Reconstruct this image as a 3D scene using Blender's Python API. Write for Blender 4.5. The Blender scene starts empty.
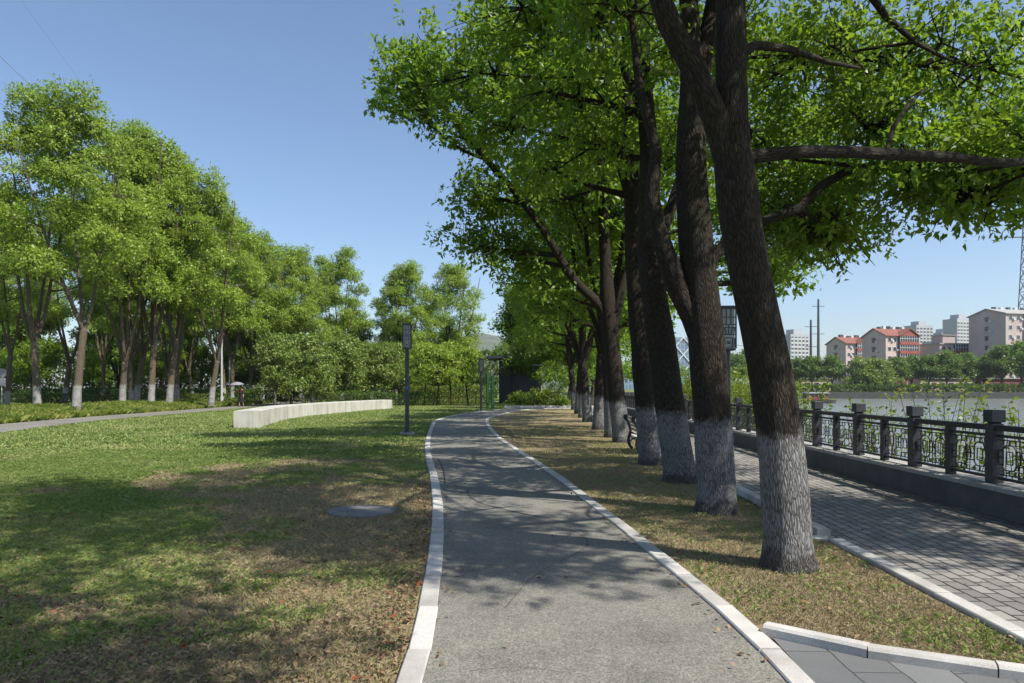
import bpy, math, random
import numpy as np
from mathutils import Vector, noise, Matrix

random.seed(11)
RNG = np.random.default_rng(11)
sc = bpy.context.scene
COL = sc.collection
PI = math.pi
rad = math.radians

# ---------------------------------------------------------------- camera
F, CX, HY, EYE = 683.0, 512.0, 388.0, 1.55
cam = bpy.data.cameras.new('camera')
cam.sensor_width = 36.0
cam.lens = 24.0
cam.shift_y = (HY - 341.5) / 1024.0
cam.clip_start = 0.1
cam.clip_end = 9000
co = bpy.data.objects.new('camera', cam)
COL.objects.link(co)
co.location = (0, 0, EYE)
co.rotation_euler = (rad(90), 0, 0)
sc.camera = co


def P(px, py, Y):
    return Vector(((px - CX) / F * Y, Y, EYE + (HY - py) / F * Y))


def G(px, py, z=0.0):
    Y = (EYE - z) * F / (py - HY)
    return Vector(((px - CX) / F * Y, Y, z))


# ---------------------------------------------------------------- light
SUN_EL, SUN_AZ = rad(51), rad(123)      # azimuth measured from +Y towards +X
w = bpy.data.worlds.new('World')
sc.world = w
w.use_nodes = True
nt = w.node_tree
bg = nt.nodes['Background']
sky = nt.nodes.new('ShaderNodeTexSky')
sky.sky_type = 'NISHITA'
sky.sun_disc = False
sky.sun_elevation = SUN_EL
sky.sun_rotation = SUN_AZ
sky.altitude = 20
sky.air_density = 1.0
sky.dust_density = 1.2
sky.ozone_density = 3.5
nt.links.new(sky.outputs[0], bg.inputs[0])
bg.inputs[1].default_value = 0.12
sl = bpy.data.lights.new('sun', 'SUN')
sl.energy = 5.0
sl.angle = rad(0.55)
sl.color = (1.0, 0.94, 0.84)
so = bpy.data.objects.new('sun', sl)
COL.objects.link(so)
sd = Vector((math.cos(SUN_EL) * math.sin(SUN_AZ), math.cos(SUN_EL) * math.cos(SUN_AZ), math.sin(SUN_EL)))
so.rotation_euler = (-sd).to_track_quat('-Z', 'Y').to_euler()
so.location = sd * 60
sc.view_settings.view_transform = 'Standard'
sc.view_settings.look = 'None'
sc.view_settings.gamma = 1
sc.view_settings.exposure = 0.58
sc.render.engine = 'CYCLES'
sc.cycles.max_bounces = 7
sc.cycles.diffuse_bounces = 4
sc.cycles.glossy_bounces = 2
sc.cycles.transmission_bounces = 4
sc.cycles.volume_bounces = 0
sc.cycles.transparent_max_bounces = 4
sc.cycles.caustics_reflective = False
sc.cycles.caustics_refractive = False
sc.cycles.use_denoising = True
sc.cycles.sample_clamp_indirect = 6


# ---------------------------------------------------------------- tagging
def tag(o, label=None, cat=None, group=None, kind=None):
    if label: o['label'] = label
    if cat: o['category'] = cat
    if group: o['group'] = group
    if kind: o['kind'] = kind
    return o


def empty(name, loc, rz=0.0):
    o = bpy.data.objects.new(name, None)
    o.empty_display_size = 0.3
    COL.objects.link(o)
    o.location = loc
    o.rotation_euler = (0, 0, rz)
    return o


def link(name, me, parent=None, mat=None):
    if mat is not None:
        me.materials.clear()
        me.materials.append(mat)
    o = bpy.data.objects.new(name, me)
    COL.objects.link(o)
    if parent is not None:
        o.parent = parent
    return o


def copy_tree(o, parent=None):
    c = o.copy()
    COL.objects.link(c)
    if parent is not None:
        c.parent = parent
    for ch in list(o.children):
        copy_tree(ch, c)
    return c


# ---------------------------------------------------------------- mesh builder
class MB:
    def __init__(self):
        self.v = []
        self.f = []

    def add(self, vs, fs):
        b = len(self.v)
        self.v.extend([tuple(x) for x in vs])
        self.f.extend([tuple(b + i for i in f) for f in fs])

    def box(self, x0, x1, y0, y1, z0, z1, m=None):
        vs = [Vector((x, y, z)) for z in (z0, z1) for y in (y0, y1) for x in (x0, x1)]
        if m is not None:
            vs = [m @ v for v in vs]
        self.add(vs, [(0, 2, 3, 1), (4, 5, 7, 6), (0, 1, 5, 4), (2, 6, 7, 3), (0, 4, 6, 2), (1, 3, 7, 5)])

    def bar(self, a, b, wx, wz, up=Vector((0, 0, 1))):
        a, b = Vector(a), Vector(b)
        d = (b - a).normalized()
        s = d.cross(up)
        if s.length < 1e-4:
            s = d.cross(Vector((0, 1, 0)))
        s.normalize()
        u = s.cross(d).normalized()
        s, u = s * wx / 2, u * wz / 2
        vs = [a - s - u, a + s - u, a + s + u, a - s + u, b - s - u, b + s - u, b + s + u, b - s + u]
        self.add(vs, [(0, 1, 2, 3), (7, 6, 5, 4), (0, 4, 5, 1), (1, 5, 6, 2), (2, 6, 7, 3), (3, 7, 4, 0)])

    def tube(self, pts, radii, n=8, caps=True):
        pts = [Vector(p) for p in pts]
        ref = Vector((1, 0, 0))
        rings = []
        for i, p in enumerate(pts):
            d = (pts[min(i + 1, len(pts) - 1)] - pts[max(i - 1, 0)]).normalized()
            s = ref - d * ref.dot(d)
            if s.length < 1e-3:
                s = d.orthogonal()
            s.normalize()
            ref = s
            u = d.cross(s)
            r = radii[i] if hasattr(radii, '__len__') else radii
            rings.append([p + (s * math.cos(2 * PI * k / n) + u * math.sin(2 * PI * k / n)) * r for k in range(n)])
        b = [v for r in rings for v in r]
        fs = []
        for i in range(len(pts) - 1):
            for k in range(n):
                k2 = (k + 1) % n
                fs.append((i * n + k, i * n + k2, (i + 1) * n + k2, (i + 1) * n + k))
        if caps:
            fs.append(tuple(range(n - 1, -1, -1)))
            fs.append(tuple((len(pts) - 1) * n + k for k in range(n)))
        self.add(b, fs)

    def prism(self, prof, axis0, axis1):
        """prof: list of 3D points (a closed ring), extruded by vector from axis0 to axis1"""
        d = Vector(axis1) - Vector(axis0)
        n = len(prof)
        vs = [Vector(p) for p in prof] + [Vector(p) + d for p in prof]
        fs = [tuple(range(n - 1, -1, -1)), tuple(range(n, 2 * n))]
        for k in range(n):
            k2 = (k + 1) % n
            fs.append((k, k2, n + k2, n + k))
        self.add(vs, fs)

    def build(self, name, mat, parent=None, smooth=False, bevel=0.0):
        me = bpy.data.meshes.new(name)
        me.from_pydata(self.v, [], self.f)
        me.update()
        if smooth:
            me.polygons.foreach_set('use_smooth', [True] * len(me.polygons))
        o = link(name, me, parent, mat)
        if bevel:
            m = o.modifiers.new('bevel', 'BEVEL')
            m.width = bevel
            m.segments = 2
            m.limit_method = 'ANGLE'
        return o


# ---------------------------------------------------------------- materials
def new_mat(name):
    m = bpy.data.materials.new(name)
    m.use_nodes = True
    t = m.node_tree
    return m, t, t.nodes['Principled BSDF'], t.nodes['Material Output']


def N(t, typ, **kw):
    n = t.nodes.new(typ)
    for k, v in kw.items():
        if k.startswith('i_'):
            n.inputs[int(k[2:])].default_value = v
        else:
            setattr(n, k, v)
    return n


def ramp(t, fac, stops):
    r = t.nodes.new('ShaderNodeValToRGB')
    e = r.color_ramp.elements
    while len(e) < len(stops):
        e.new(0.5)
    for el, (p, c) in zip(e, stops):
        el.position = p
        el.color = (c[0], c[1], c[2], 1) if hasattr(c, '__len__') else (c, c, c, 1)
    t.links.new(fac, r.inputs[0])
    return r.outputs[0]


def mixc(t, fac, a, b):
    n = t.nodes.new('ShaderNodeMix')
    n.data_type = 'RGBA'
    for sock, val in ((n.inputs[0], fac), (n.inputs[6], a), (n.inputs[7], b)):
        if hasattr(val, 'default_value'):
            t.links.new(val, sock)
        elif hasattr(val, '__len__'):
            sock.default_value = (val[0], val[1], val[2], 1)
        else:
            sock.default_value = val
    return n.outputs[2]


def mathn(t, op, a, b=0.0, clamp=False):
    n = t.nodes.new('ShaderNodeMath')
    n.operation = op
    n.use_clamp = clamp
    for s, v in ((n.inputs[0], a), (n.inputs[1], b)):
        if hasattr(v, 'default_value'):
            t.links.new(v, s)
        else:
            s.default_value = v
    return n.outputs[0]


def noise_n(t, vec, scale, detail=4, rough=0.55):
    n = t.nodes.new('ShaderNodeTexNoise')
    n.inputs['Scale'].default_value = scale
    n.inputs['Detail'].default_value = detail
    n.inputs['Roughness'].default_value = rough
    if vec is not None:
        t.links.new(vec, n.inputs['Vector'])
    return n.outputs[0]


def coords(t, kind='Object', scale=None):
    c = t.nodes.new('ShaderNodeTexCoord').outputs[kind]
    if scale:
        m = t.nodes.new('ShaderNodeMapping')
        m.inputs['Scale'].default_value = scale
        t.links.new(c, m.inputs[0])
        return m.outputs[0]
    return c


def bump(t, b, h, strength, dist):
    n = t.nodes.new('ShaderNodeBump')
    n.inputs['Strength'].default_value = strength
    n.inputs['Distance'].default_value = dist
    t.links.new(h, n.inputs['Height'])
    t.links.new(n.outputs[0], b.inputs['Normal'])


def attr(t, name):
    a = t.nodes.new('ShaderNodeAttribute')
    a.attribute_name = name
    return a


def simple(name, col, rough=0.6, var=0.25, scale=6, metal=0.0, bumpd=0.0, spec=0.5):
    """weathered plain surface: two-scale tone variation"""
    m, t, b, o = new_mat(name)
    c = coords(t)
    n1 = noise_n(t, c, scale, 5)
    n2 = noise_n(t, c, scale * 9, 3)
    f = mathn(t, 'ADD', mathn(t, 'MULTIPLY', n1, 0.65), mathn(t, 'MULTIPLY', n2, 0.35))
    lo = [x * (1 - var) for x in col]
    hi = [min(1, x * (1 + var)) for x in col]
    t.links.new(ramp(t, f, [(0.32, lo), (0.68, hi)]), b.inputs['Base Color'])
    b.inputs['Roughness'].default_value = rough
    b.inputs['Metallic'].default_value = metal
    b.inputs['Specular IOR Level'].default_value = spec
    if bumpd:
        bump(t, b, f, 0.5, bumpd)
    return m


def leaf_mat(name, dark, mid, light, red=0.0, trans=0.38, tcol=(0.20, 0.32, 0.03), rough=0.42):
    m, t, b, o = new_mat(name)
    a = attr(t, 'rnd').outputs['Fac']
    st = [(0.0, dark), (0.45, mid), (0.93 - red, light)]
    if red:
        st += [(0.985 - red, light), (0.99 - red * 0.5, (0.22, 0.05, 0.015))]
    c = ramp(t, a, st)
    t.links.new(c, b.inputs['Base Color'])
    b.inputs['Roughness'].default_value = rough
    b.inputs['Specular IOR Level'].default_value = 0.35
    tr = t.nodes.new('ShaderNodeBsdfTranslucent')
    t.links.new(mixc(t, 0.55, c, tcol), tr.inputs[0])
    mx = t.nodes.new('ShaderNodeMixShader')
    mx.inputs[0].default_value = trans
    t.links.new(b.outputs[0], mx.inputs[1])
    t.links.new(tr.outputs[0], mx.inputs[2])
    t.links.new(mx.outputs[0], o.inputs[0])
    return m


def bark_mat(name, wash=None, tone=1.0, sc_=1.0, white=1.0):
    m, t, b, o = new_mat(name)
    v = attr(t, 'bark').outputs['Vector']
    z = N(t, 'ShaderNodeSeparateXYZ')
    t.links.new(coords(t), z.inputs[0])
    mp = N(t, 'ShaderNodeMapping')
    mp.inputs['Scale'].default_value = (62 * sc_, 62 * sc_, 8.5 * sc_)
    t.links.new(v, mp.inputs[0])
    wn = noise_n(t, mp.outputs[0], 0.35, 3)
    wv = N(t, 'ShaderNodeVectorMath', operation='ADD')
    cmb = N(t, 'ShaderNodeCombineXYZ')
    s1 = mathn(t, 'MULTIPLY', mathn(t, 'SUBTRACT', wn, 0.5), 4.5)
    t.links.new(s1, cmb.inputs[0])
    t.links.new(s1, cmb.inputs[1])
    t.links.new(mp.outputs[0], wv.inputs[0])
    t.links.new(cmb.outputs[0], wv.inputs[1])
    vo = N(t, 'ShaderNodeTexVoronoi', feature='DISTANCE_TO_EDGE')
    vo.inputs['Scale'].default_value = 1.0
    t.links.new(wv.outputs[0], vo.inputs['Vector'])
    ridge = ramp(t, vo.outputs['Distance'], [(0.0, 0.0), (0.14, 0.55), (0.4, 1.0)])
    fine = noise_n(t, mp.outputs[0], 2.2, 5, 0.65)
    hgt = mathn(t, 'ADD', mathn(t, 'MULTIPLY', ridge, 0.75), mathn(t, 'MULTIPLY', fine, 0.4))
    big = noise_n(t, v, 1.6, 3)
    bc = ramp(t, hgt, [(0.12, (0.016 * tone, 0.012 * tone, 0.009 * tone)), (0.55, (0.062 * tone, 0.047 * tone, 0.034 * tone)),
                       (0.95, (0.135 * tone, 0.108 * tone, 0.08 * tone))])
    bc2 = mixc(t, ramp(t, big, [(0.4, 0.0), (0.7, 0.5)]), bc, (0.06 * tone, 0.058 * tone, 0.034 * tone))
    if wash:
        edge = mathn(t, 'ADD', z.outputs[2], mathn(t, 'MULTIPLY', mathn(t, 'SUBTRACT', noise_n(t, v, 14, 3), 0.5), 0.32))
        mk = mathn(t, 'MULTIPLY', mathn(t, 'SUBTRACT', wash, edge), 8.0, True)
        base = mathn(t, 'MULTIPLY', mathn(t, 'SUBTRACT', edge, 0.09), 9.0, True)     # worn off at the foot
        worn = ramp(t, mathn(t, 'ADD', hgt, mathn(t, 'MULTIPLY', mathn(t, 'SUBTRACT', noise_n(t, v, 3.5, 3), 0.5), 0.9)),
                    [(0.28, 0.22), (0.68, 0.74)])
        fac = mathn(t, 'MULTIPLY', mathn(t, 'MULTIPLY', mk, worn), mathn(t, 'ADD', mathn(t, 'MULTIPLY', base, 0.65), 0.35))
        bc2 = mixc(t, fac, bc2, mixc(t, fine, [q * white for q in (0.20, 0.205, 0.21)], [q * white for q in (0.38, 0.38, 0.375)]))
    t.links.new(bc2, b.inputs['Base Color'])
    b.inputs['Roughness'].default_value = 0.85
    b.inputs['Specular IOR Level'].default_value = 0.2
    bump(t, b, hgt, 0.9, 0.016)
    return m


M = {}
M['leaf_near'] = leaf_mat('camphor_leaf', (0.042, 0.092, 0.011), (0.104, 0.200, 0.020), (0.240, 0.335, 0.040), red=0.008, trans=0.48, tcol=(0.34, 0.52, 0.03))
M['leaf_left'] = leaf_mat('sunny_leaf', (0.105, 0.185, 0.026), (0.220, 0.325, 0.045), (0.370, 0.455, 0.070), red=0.002, trans=0.42, tcol=(0.32, 0.46, 0.05))
M['leaf_dark'] = leaf_mat('dark_leaf', (0.030, 0.068, 0.016), (0.058, 0.112, 0.024), (0.10, 0.16, 0.032), trans=0.35)
M['leaf_small'] = leaf_mat('osmanthus_leaf', (0.085, 0.155, 0.030), (0.175, 0.255, 0.055), (0.30, 0.36, 0.10), red=0.004, trans=0.35)
M['leaf_shrub'] = leaf_mat('shrub_leaf', (0.090, 0.150, 0.016), (0.150, 0.225, 0.025), (0.26, 0.31, 0.05), trans=0.45)
M['leaf_hedge'] = leaf_mat('hedge_leaf', (0.040, 0.080, 0.014), (0.075, 0.130, 0.022), (0.15, 0.20, 0.035), trans=0.35)
M['leaf_far'] = leaf_mat('far_leaf', (0.060, 0.120, 0.030), (0.105, 0.185, 0.040), (0.170, 0.255, 0.055), trans=0.4)
M['grass'] = leaf_mat('grass_blade', (0.100, 0.165, 0.034), (0.180, 0.265, 0.060), (0.38, 0.40, 0.15), trans=0.35, tcol=(0.17, 0.28, 0.04), rough=0.6)
M['straw'] = leaf_mat('straw_blade', (0.20, 0.162, 0.095), (0.30, 0.245, 0.145), (0.40, 0.33, 0.20), trans=0.15, tcol=(0.3, 0.22, 0.1), rough=0.8)
M['verge'] = leaf_mat('verge_blade', (0.08, 0.13, 0.02), (0.15, 0.21, 0.03), (0.32, 0.31, 0.09), trans=0.35, tcol=(0.22, 0.32, 0.05), rough=0.5)
M['litter'] = leaf_mat('fallen_leaf', (0.06, 0.035, 0.02), (0.15, 0.085, 0.045), (0.33, 0.22, 0.13), red=0.05, trans=0.1, tcol=(0.2, 0.1, 0.03), rough=0.7)
M['bark_wash'] = bark_mat('whitewashed_bark', wash=1.2, tone=.46)
M['bark_left'] = bark_mat('whitewashed_grey_bark', wash=1.35, tone=1.9, white=1.6)
M['bark'] = bark_mat('bark', tone=1.0)
M['bark_pale'] = bark_mat('pale_bark', tone=2.2, wash=1.0)


# ---------------------------------------------------------------- leaves
def norm(a):
    return a / np.maximum(np.linalg.norm(a, axis=1, keepdims=True), 1e-9)


def leaf_mesh(name, p, d, n, L, W, rnd):
    """folded diamond leaves as one mesh; rnd 0..1 per leaf picks its colour"""
    k = len(p)
    d = norm(d)
    s = norm(np.cross(d, n))
    u = np.cross(s, d)
    L = L[:, None]
    W = W[:, None]
    v = np.empty((k, 4, 3), np.float32)
    v[:, 0] = p
    v[:, 1] = p + d * L * 0.45 + s * W * 0.5 + u * W * 0.14
    v[:, 2] = p + d * L - u * L * 0.12
    v[:, 3] = p + d * L * 0.45 - s * W * 0.5 + u * W * 0.14
    me = bpy.data.meshes.new(name)
    me.vertices.add(k * 4)
    me.vertices.foreach_set('co', v.ravel())
    me.loops.add(k * 4)
    me.loops.foreach_set('vertex_index', np.arange(k * 4, dtype=np.int32))
    me.polygons.add(k)
    me.polygons.foreach_set('loop_start', np.arange(0, k * 4, 4, dtype=np.int32))
    me.update(calc_edges=True)
    a = me.attributes.new('rnd', 'FLOAT', 'FACE')
    a.data.foreach_set('value', np.clip(rnd, 0, 1).astype(np.float32))
    return me


def rand_dirs(k, rng):
    return norm(rng.normal(size=(k, 3)))


def clump_leaves(centers, radii, per_m3, leafL, rng, ros=9, flat=0.78, shell=0.55):
    """leaf rosettes through ellipsoidal clumps, denser towards each clump's skin"""
    ps, ds, ns, rs = [], [], [], []
    for c, r in zip(centers, radii):
        nr = max(4, int(per_m3 * r ** 2.2))
        q = rand_dirs(nr, rng)
        rr = r * (shell + (1 - shell) * rng.random(nr)) ** 0.8 * (0.75 + 0.45 * rng.random(nr))
        off = q * rr[:, None]
        off[:, 2] *= flat
        keep = (off[:, 2] > -0.55 * r * flat) | (rng.random(nr) < 0.45)
        off, q = off[keep], q[keep]
        nr = len(off)
        cr = rng.random()
        rep = np.repeat(np.arange(nr), ros)
        k = len(rep)
        base = np.asarray(c)[None] + off[rep] + rng.normal(size=(k, 3)) * leafL * 0.55
        d = norm(rand_dirs(k, rng) * 0.9 + q[rep] * 0.75 + np.array([0, 0, -0.12]))
        n = norm(np.array([0, 0, 0.8]) + q[rep] * 0.9 + rng.normal(size=(k, 3)) * 0.38)
        rr_ = 0.30 * cr + 0.25 * rng.random(nr)[rep] + 0.45 * rng.random(k)
        ps.append(base); ds.append(d); ns.append(n); rs.append(rr_)
    p, d, n, r = (np.concatenate(x) for x in (ps, ds, ns, rs))
    k = len(p)
    L = leafL * (0.5 + 0.95 * rng.random(k))
    W = L * (0.42 + 0.16 * rng.random(k))
    return p, d, n, L, W, r


# ---------------------------------------------------------------- bark tubes
class Wood:
    def __init__(self, seed):
        self.v, self.f, self.b = [], [], []
        self.seed = seed

    def tube(self, pts, radii, n=8, rough=0.05, v0=0.0):
        pts = [Vector(p) for p in pts]
        ref = Vector((1, 0, 0))
        base = len(self.v)
        s_ = v0
        for i, p in enumerate(pts):
            d = (pts[min(i + 1, len(pts) - 1)] - pts[max(i - 1, 0)])
            d = d.normalized() if d.length > 1e-6 else Vector((0, 0, 1))
            s = ref - d * ref.dot(d)
            if s.length < 1e-3:
                s = d.orthogonal()
            s.normalize()
            ref = s
            u = d.cross(s)
            if i:
                s_ += (p - pts[i - 1]).length
            for k in range(n):
                a = 2 * PI * k / n
                r = radii[i]
                if rough:
                    r *= 1 + rough * 2 * noise.noise(Vector((math.cos(a) * 1.3, math.sin(a) * 1.3, s_ * 1.4 + self.seed * 7.3)))
                self.v.append(p + (s * math.cos(a) + u * math.sin(a)) * r)
                self.b.append((math.cos(a) * radii[i], math.sin(a) * radii[i], s_ + self.seed * 3.1))
        for i in range(len(pts) - 1):
            for k in range(n):
                k2 = (k + 1) % n
                self.f.append((base + i * n + k, base + i * n + k2, base + (i + 1) * n + k2, base + (i + 1) * n + k))
        self.f.append(tuple(base + (len(pts) - 1) * n + k for k in range(n)))

    def build(self, name):
        me = bpy.data.meshes.new(name)
        me.from_pydata([tuple(v) for v in self.v], [], self.f)
        me.update()
        me.polygons.foreach_set('use_smooth', [True] * len(me.polygons))
        a = me.attributes.new('bark', 'FLOAT_VECTOR', 'POINT')
        a.data.foreach_set('vector', np.array(self.b, np.float32).ravel())
        return me


def smooth_path(pts, rs, step):
    """Catmull-Rom resample of points with radii"""
    pts = [Vector(p) for p in pts]
    out, orr = [], []
    for i in range(len(pts) - 1):
        p0, p1, p2, p3 = pts[max(i - 1, 0)], pts[i], pts[i + 1], pts[min(i + 2, len(pts) - 1)]
        k = max(1, int((p2 - p1).length / step))
        for j in range(k):
            t = j / k
            out.append(0.5 * ((2 * p1) + (p2 - p0) * t + (2 * p0 - 5 * p1 + 4 * p2 - p3) * t * t + (3 * p1 - p0 - 3 * p2 + p3) * t ** 3))
            orr.append(rs[i] * (1 - t) + rs[i + 1] * t)
    out.append(pts[-1])
    orr.append(rs[-1])
    return out, orr


def tree_meshes(stems, lobes, seed, leafL=0.13, clump_r=(0.5, 0.85), per=46, ros=9, clumps_per=15, sides=10, dead=0):
    """stems: [(points, radii)], lobes: [(centre, radius)] -> trunk mesh, crown mesh"""
    rng = np.random.default_rng(seed)
    rnd = random.Random(seed)
    wd = Wood(seed % 97)
    nodes = []
    for si, (pts, rs) in enumerate(stems):
        if si == 0:      # root flare
            rs = list(rs)
        p, r = smooth_path(pts, rs, 0.22 if si == 0 else 0.35)
        wd.tube(p, r, sides if si == 0 else max(6, sides - 4), rough=0.06)
        nodes += [(a, b) for a, b in zip(p, r)]
    cs, crs = [], []
    zmin = min(c[2] - r for c, r in lobes)
    for c, R in lobes:
        c = Vector(c)
        best = min(nodes, key=lambda q: (q[0] - c).length + max(0, q[0].z - c.z + 0.3 * R) * 1.2 + (3 if q[1] > 0.16 and (q[0] - c).length > 3 else 0))
        a, ra = best
        end = c + Vector((0, 0, R * 0.2))
        dv = end - a
        mid = a + dv * 0.5 + Vector((rnd.uniform(-.2, .2), rnd.uniform(-.2, .2), -0.05 * dv.length + rnd.uniform(-.1, .15))) * min(1, dv.length / 2)
        r0 = min(ra * 0.8, 0.025 + 0.028 * R + 0.012 * dv.length)
        p, r = smooth_path([a, mid, end], [r0, r0 * 0.7, r0 * 0.35], 0.4)
        wd.tube(p, r, 6, rough=0.04)
        lnodes = p[len(p) // 3:]
        for k in range(max(3, int(clumps_per * (0.6 + 0.4 * R / 1.8)))):
            q = Vector(rand_dirs(1, rng)[0])
            if q.z < -0.35:
                q.z = -q.z * 0.6
            f = rnd.uniform(0.55, 1.05)
            cc = c + Vector((q.x * R * f, q.y * R * f, q.z * R * f * 0.82))
            cr = rnd.uniform(*clump_r) * (0.75 + 0.25 * min(1.4, R / 1.6))
            cs.append(tuple(cc)); crs.append(cr)
            st = min(lnodes, key=lambda z: (z - cc).length)
            m2 = (st + cc) / 2 + Vector((rnd.uniform(-.15, .15), rnd.uniform(-.15, .15), rnd.uniform(-.12, .05)))
            p2, r2 = smooth_path([st, m2, cc], [0.028, 0.018, 0.006], 0.5)
            wd.tube(p2, r2, 4, rough=0)
            for _ in range(2):
                q2 = Vector(rand_dirs(1, rng)[0]) * cr * 0.9
                wd.tube([m2, (m2 + cc + q2) / 2 + q2 * 0.2, cc + q2], [0.012, 0.008, 0.003], 3, rough=0)
    for _ in range(dead):        # bare twigs past the leaves
        c, R = lobes[rnd.randrange(len(lobes))]
        q = Vector((rnd.uniform(-1, 1), rnd.uniform(-1, 1), rnd.uniform(-0.6, 0.9))).normalized()
        a = Vector(c) + q * R * 0.7
        d = q
        pts = [a]
        for s in range(5):
            d = (d + Vector((rnd.uniform(-.5, .5), rnd.uniform(-.5, .5), rnd.uniform(-.4, .4)))).normalized()
            pts.append(pts[-1] + d * R * 0.2)
            if s > 0:
                e = (d + Vector((rnd.uniform(-1, 1), rnd.uniform(-1, 1), rnd.uniform(-1, 1)))).normalized()
                wd.tube([pts[-1], pts[-1] + e * R * 0.2, pts[-1] + e * R * 0.32 + Vector((0, 0, .05))], [0.006, 0.004, 0.002], 3, rough=0)
        wd.tube(pts, [0.014, 0.011, 0.009, 0.007, 0.005, 0.003], 3, rough=0)
    tm = wd.build('trunk')
    cm = leaf_mesh('crown', *clump_leaves(cs, crs, per, leafL, rng, ros=ros))
    return tm, cm


def tree(name, loc, stems, lobes, seed, label, group, leaf='leaf_near', bark='bark_wash', cat='tree', **kw):
    tm, cm = tree_meshes(stems, lobes, seed, **kw)
    t = empty(name, loc)
    tag(t, label, cat, group)
    link('trunk', tm, t, M[bark])
    link('crown', cm, t, M[leaf])
    return t


def generic(seed, H, R, fork, nst, r0, nl, lean=0.0, low=0.42, spread=0.55, lobe=0.40):
    rnd = random.Random(seed)
    top = Vector((lean * rnd.uniform(-1, 1), lean * rnd.uniform(-1, 1), fork))
    stems = [([(0, 0, -0.15), (0, 0, 0.12), (top.x * 0.4, top.y * 0.4, fork * 0.5), top], [r0 * 1.3, r0 * 1.08, r0 * 0.92, r0 * 0.85])]
    a0 = rnd.uniform(0, 6.28)
    tips = []
    for k in range(nst):
        a = a0 + 2 * PI * k / nst + rnd.uniform(-.35, .35)
        rr = R * spread * rnd.uniform(0.55, 1.05)
        zt = H * rnd.uniform(0.72, 0.9)
        e = Vector((math.cos(a) * rr, math.sin(a) * rr, zt))
        m = top + (e - top) * 0.45 + Vector((math.cos(a), math.sin(a), 0)) * rr * rnd.uniform(-0.12, 0.2)
        q = top + (e - top) * 0.12 + Vector((math.cos(a), math.sin(a), 0)) * rr * 0.05
        rb = r0 * rnd.uniform(0.5, 0.66)
        stems.append(([top - Vector((0, 0, r0 * 0.8)), q, m, e], [rb, rb * 0.9, rb * 0.6, rb * 0.16]))
    lobes = []
    for k in range(nl):
        t = (k + 0.5) / nl
        z = H * (low + (0.94 - low) * t)
        prof = math.sin(min(1.0, 0.25 + t * 0.85) * PI) ** 0.6 if t > 0.5 else 0.85 + 0.15 * t
        a = k * 2.39996 + a0 + rnd.uniform(-.4, .4)
        rr = R * prof * rnd.uniform(0.42, 0.74) * (1 - 0.5 * max(0, t - 0.8) / 0.2)
        lobes.append(((math.cos(a) * rr, math.sin(a) * rr, z - R * lobe * 0.5), R * lobe * rnd.uniform(0.8, 1.15)))
    lobes.append(((rnd.uniform(-.3, .3), rnd.uniform(-.3, .3), H - R * lobe), R * lobe))
    return stems, lobes


def place(proto, loc, rz, s, label, group, first):
    o = proto if first else copy_tree(proto)
    o.location = loc
    o.rotation_euler = (0, 0, rz)
    o.scale = (s, s, s * 1.0)
    o['label'] = label
    if group:
        o['group'] = group
    return o

# ================================================================ SETTING
def sstep(a, b, x):
    t = np.clip((x - a) / (b - a), 0, 1)
    return t * t * (3 - 2 * t)


LP_Y = np.array([-40, 5, 15, 24, 29, 35, 46, 57, 70, 90.])
LP_X = np.array([-10, -13, -16.3, -19.2, -20.5, -21.3, -21.7, -22.3, -23.5, -26.])


def lp_x(y):
    return np.interp(y, LP_Y, LP_X)


PL = [(-0.45, -12), (-0.45, 0), (-.468, 3.59), (-.529, 4.88), (-.673, 6.66), (-.888, 8.79), (-1.274, 11.76), (-1.757, 15), (-2.31, 19.25),
      (-3.07, 26.7), (-3.52, 33), (-3.0, 39.7), (-1.9, 45), (-.37, 50.4), (1.5, 55.5), (4.5, 59), (12, 61)]
PR = [(1.46, -12), (1.46, 0), (1.44, 3.59), (1.455, 4.27), (1.36, 5.46), (1.28, 6.35), (1.17, 7.57), (1.0, 9.22), (.75, 11.8), (.21, 15.9),
      (-.59, 22.5), (-1.28, 33), (-.86, 39), (.2, 46), (1.33, 49.6), (3.2, 51.6), (6.5, 52)]


def resample(pts, step):
    p, _ = smooth_path([Vector((a, b, 0)) for a, b in pts], [0] * len(pts), step)
    return p


pl = resample(PL, 0.33)
pr = resample(PR, 0.33)
plx = lambda y: np.interp(y, [p.y for p in pl], [p.x for p in pl])
prx = lambda y: np.interp(y, [p.y for p in pr], [p.x for p in pr])
kx = lambda y: 3.12 + 0.04 * (y - 4.15)      # edge between planting strip and promenade
wx = lambda y: 5.77 + 0.035 * (y - 8.0)      # foot of the river wall


def land_z(x, y):
    z = np.zeros_like(x)
    z = z + 0.33 * sstep(0.3, 3.2, (lp_x(y) - 1.5) - x)
    bank = wx(y) + 0.55
    r = x - bank
    river = np.where(r > 0, -0.35 - 3.4 * sstep(1.5, 8, r), 0)
    river = np.where(y > 204, 0.6, river)
    river = np.where((y > 201) & (y <= 204), np.where(r > 0, -3.75, 0), river)
    return np.where(r > 0, river, z)


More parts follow.
